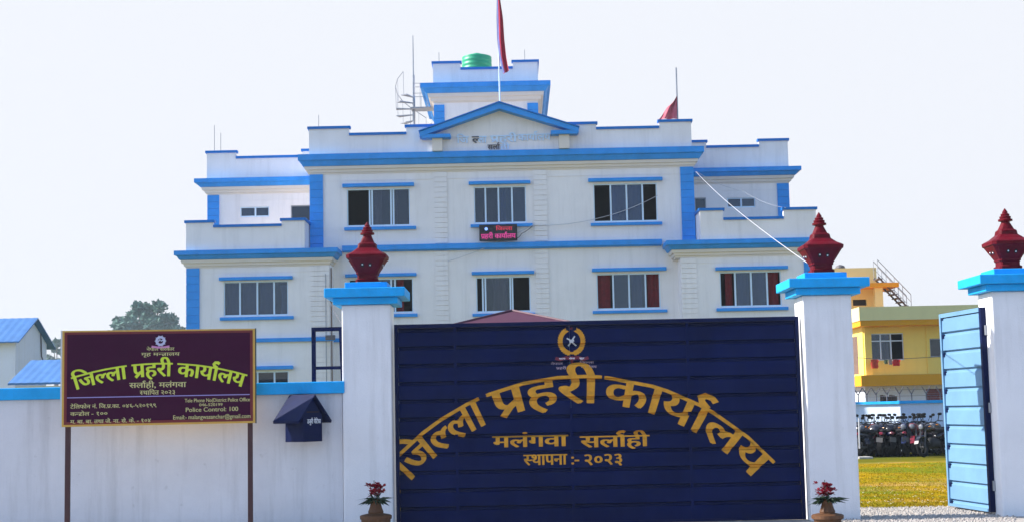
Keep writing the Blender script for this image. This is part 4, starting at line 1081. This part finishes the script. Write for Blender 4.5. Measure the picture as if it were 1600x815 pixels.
for px, py, t_, w_, h_, an in ((250,549,'नेपाल सरकार',42,.040,'c'),(250,557,'गृह मन\u094dत~ालय',58,.042,'c'),(246,606,'सला^ही, मलंगवा',86,.066,'c'),(246,617,'स\u094dथािपत २०२३',54,.055,'c'),
        (115,638,'टेिलफोन नं. िज.प~.का. ०४६-५२०१९९',129,.046,'l'),(115,649,'कन\u094dट~ोल - १००',56,.046,'l'),(115,661,'म. बा. बा. तथा जे. ना. से. के. - १०४',121,.046,'l')):
    ox, oz = sp_(px, py); letters(MB(), t_, S(ox, oz), .018, height=h_, width=w_*k, anchor=an).build('lettering', PALEY, bd)
for px, py, t_, w_, h_ in ((387,628,'Tele Phone No(District Police Office',100,.044),(345,635,'046-520199',36,.034),(369,643,'Police Control: 100',81,.052),(388,654,'Email:- malangwasanchar@gmail.com',119,.050)):
    ox, oz = sp_(px, py); letters(MB(), t_, S(ox, oz), .012, size=h_/.62, width=w_*k, anchor='r').build('lettering', PALEY, bd)
MB().box(-SW/2+.07, SW/2-.075, -.0125, -.0085, sp_(0,623)[1]-.006, sp_(0,623)[1]+.006).build('rule_line', LILAC, bd)
emx, emz = sp_(250, 534)
em = MB(); vs, fs = stroke([(emx+.052*math.cos(R(t)), emz+.052*math.sin(R(t))) for t in range(0,361,20)], .016, 0); em.add([(v[0], -.0105, v[1]) for v in vs], fs)
for k2 in range(10):
    a = R(k2*36); em.add([(emx+.06*math.cos(a-.2),-.0100,emz+.06*math.sin(a-.2)),(emx+.082*math.cos(a),-.0100,emz+.082*math.sin(a)),(emx+.06*math.cos(a+.2),-.0100,emz+.06*math.sin(a+.2))], [(0,1,2)])
vs, fs = stroke([(emx-.035, emz-.012),(emx-.008, emz+.02),(emx+.01, emz),(emx+.035, emz+.014)], .009, 0); em.add([(v[0], -.0115, v[1]) for v in vs], fs)
em.build('emblem', mat('pale_emblem', (.50,.50,.66), .5, .1, 15), bd)
vs, fs = stroke([(emx-.12, emz-.075),(emx-.04, emz-.088),(emx+.04, emz-.088),(emx+.12, emz-.075)], .014, 0)
MB().add([(v[0], -.0110, v[1]) for v in vs], fs).build('emblem_ribbon', PINKW, bd)
for x in (-SW/2+.075, SW/2-.07): MB().box(x-.035, x+.035, .047, .11, -1.56, SH-.03).build('post', POST, sg, bevel=.005)
c = P3(249, 663, 20.45); sg.location = (c.x, 20.45, c.z); sg.rotation_euler = (0, 0, R(9))

# ================================================================== COMPLAINT BOX
cb = thing('complaint_box', 'navy metal complaint box shaped like a small house on the left wall', 'box', (0,0,0))
hwid, dep = .19, .34
MB().prism([(-hwid,0),(hwid,0),(hwid,.36),(0,.595),(-hwid,.36)], 0, dep).build('box_body', NAVY2, cb, bevel=.004)
for s in (-1, 1):
    a = [(0,.62),(0,.65),(s*(hwid+.14),.285),(s*(hwid+.13),.255)]
    MB().prism(a if s < 0 else a[::-1], -.05, dep+.10).build('roof', NAVY2, cb)
MB().box(-.12,.12,-.004,-.001,.40,.415).build('slot', HOLE, cb)
letters(MB(), 'उजुरी पेिटका', lambda x,y,d: (x+.02, -.006-d, .25+y), .02, height=.055, width=.27).build('lettering', WHITEL, cb)
c = P3(481, 689, 20.80); cb.location = (c.x+.08, 20.72, c.z); cb.rotation_euler = (0, 0, R(54))

# ================================================================== FRAME ON THE WALL
mf = thing('metal_frame', 'upright navy metal frame with a cross bar standing on the wall coping', 'frame', (-2.66, 21.2, 2.06))
YF = 21.2
a, b_, c, d = at(490,511,YF), at(533,510,YF), at(490,597,YF), at(537,595,YF)
zt_ = a[1]
MB().box(a[0]-.028, a[0]+.028, YF-.03, YF+.03, 2.061, zt_-.056).build('leg', NAVY2, mf)
MB().prism([(d[0]-.036,2.061),(d[0]+.036,2.061),(b_[0]+.030,zt_-.056),(b_[0]-.030,zt_-.056)], YF-.03, YF+.03).build('leg', NAVY2, mf)
MB().box(a[0]-.028, b_[0]+.032, YF-.032, YF+.032, zt_-.055, zt_).build('top_bar', NAVY2, mf)
zc = at(510,574,YF)[1]
MB().box(a[0]+.029, d[0]-.028, YF-.02, YF+.02, zc-.022, zc+.022).build('cross_bar', NAVY2, mf)

# ================================================================== FLOWER POTS
def flower_pot(px, Y, seed, label, ztop):
    rnd = random.Random(seed)
    x = at(px, 780, Y)[0]
    t = thing('flower_pot', label, 'flower pot', (x, Y, 0), 'pots of red flowers by the gate')
    z0 = ztop-.36
    MB().lathe([(.17,-.02),(.185,.05),(.20,z0-.05),(.215,z0-.045),(.215,z0),(.195,z0+.01),(.10,z0+.03),(.105,z0+.05),(.085,z0+.10),(.07,z0+.16),(.085,z0+.20),(.10,z0+.215),(.08,z0+.215)], (x,Y,0), 24).build('pot', TERRA, t, smooth=False)
    lv = MB()
    for k in range(64):
        a = rnd.uniform(0, 6.28); l = rnd.uniform(.10,.28) if k > 5 else .32; up = rnd.uniform(-.05,.35)
        d = Vector((math.cos(a), math.sin(a)*.7, up)).normalized(); n = d.cross(Vector((0,0,1))).normalized()*rnd.uniform(.016,.036)
        p = Vector((x, Y, z0+.20)); dr = Vector((0,0,-.06))
        lv.add([p, p+d*l*.5+n, p+d*l+dr, p+d*l*.5-n], [(0,1,2,3)])
    lv.build('leaves', LEAFD, t)
    fw = MB(); 
    for k in range(38):
        c = Vector((x+rnd.gauss(0,.055), Y+rnd.gauss(0,.05), z0+.25+rnd.random()*.17))
        for j in range(9):
            a = j*.7+rnd.random(); e = rnd.uniform(-.3,1.0); d = Vector((math.cos(a)*math.cos(e), math.sin(a)*math.cos(e), math.sin(e)))
            n = d.cross(Vector((.3,.2,1))).normalized()*.020
            fw.add([c, c+d*.030+n, c+d*.052, c+d*.030-n], [(0,1,2,3)])
    fw.build('flowers', FLOWR, t)
    sm_ = MB(); 
    for k in range(8): sm_.tube([(x,Y,z0+.18),(x+rnd.gauss(0,.04),Y+rnd.gauss(0,.03),z0+.30)], .005, 4)
    sm_.tube([(x-.01,Y,z0+.2),(x-.02,Y,z0+.47)], .005, 4); sm_.build('stems', LEAFD, t)
    return t
flower_pot(587, 20.35, 3, 'clay pot with dark red flowers at the foot of the left gate pillar', .59)
flower_pot(1292, 20.35, 5, 'clay pot with red flowers before the pillar right of the navy gate', .47)

# ================================================================== CABLES
def cable(pts, r, m, label, sag=0.0):
    a = [Vector(p) for p in pts]; out = []
    for p, q in zip(a, a[1:]):
        for i in range(14): t = i/14; out.append(p.lerp(q, t) - Vector((0,0,sag*4*t*(1-t))))
    out.append(a[-1])
    o = MB().tube(out, r, 6).build('cable', m); tag(o, label, 'cable', 'cables strung to the building'); return o
cable([P3(1087,268,50.7), P3(1262,411,21.6)], .0058, CABLEW, 'white cable from the right blue pilaster down to the middle gate pillar', .12)
cable([P3(1088,268,50.7), P3(1160,298,50.4), P3(1228,325,49.7)], .008, CABLEW, 'thin white cable along the right wing terrace', .10)
cable([P3(1028,305,50.85), P3(935,341,50.85), P3(832,352,50.85), P3(700,408,50.85)], .010, CABLEW, 'faint white cable looping across the middle facade', .08)
cable([P3(832,353,50.9), P3(815,365,50.75), P3(808,372,50.75)], .012, CABLED, 'short dark cable beside the LED board', .03)
cable([P3(518,440,49.9), P3(516,470,49.85), P3(528,495,40), P3(545,512,21.6)], .010, CABLED, 'dark cable dropping from the left wing to the left gate pillar', .05)

# ================================================================== WINTER HAZE
hz = MB().box(-905, 905, -302, 2202, -1.2, 17.6).build('haze', None, origin=(0,0,0)); hz['kind'] = 'stuff'
hm = bpy.data.materials.new('haze_air'); hm.use_nodes = True; t = hm.node_tree
t.nodes.remove(t.nodes['Principled BSDF']); pv_ = t.nodes.new('ShaderNodeVolumePrincipled')
pv_.inputs['Color'].default_value = (.78,.90,1,1); pv_.inputs['Density'].default_value = .0005; pv_.inputs['Anisotropy'].default_value = .3
t.links.new(pv_.outputs[0], t.nodes['Material Output'].inputs['Volume'])
hz.data.materials.append(hm)
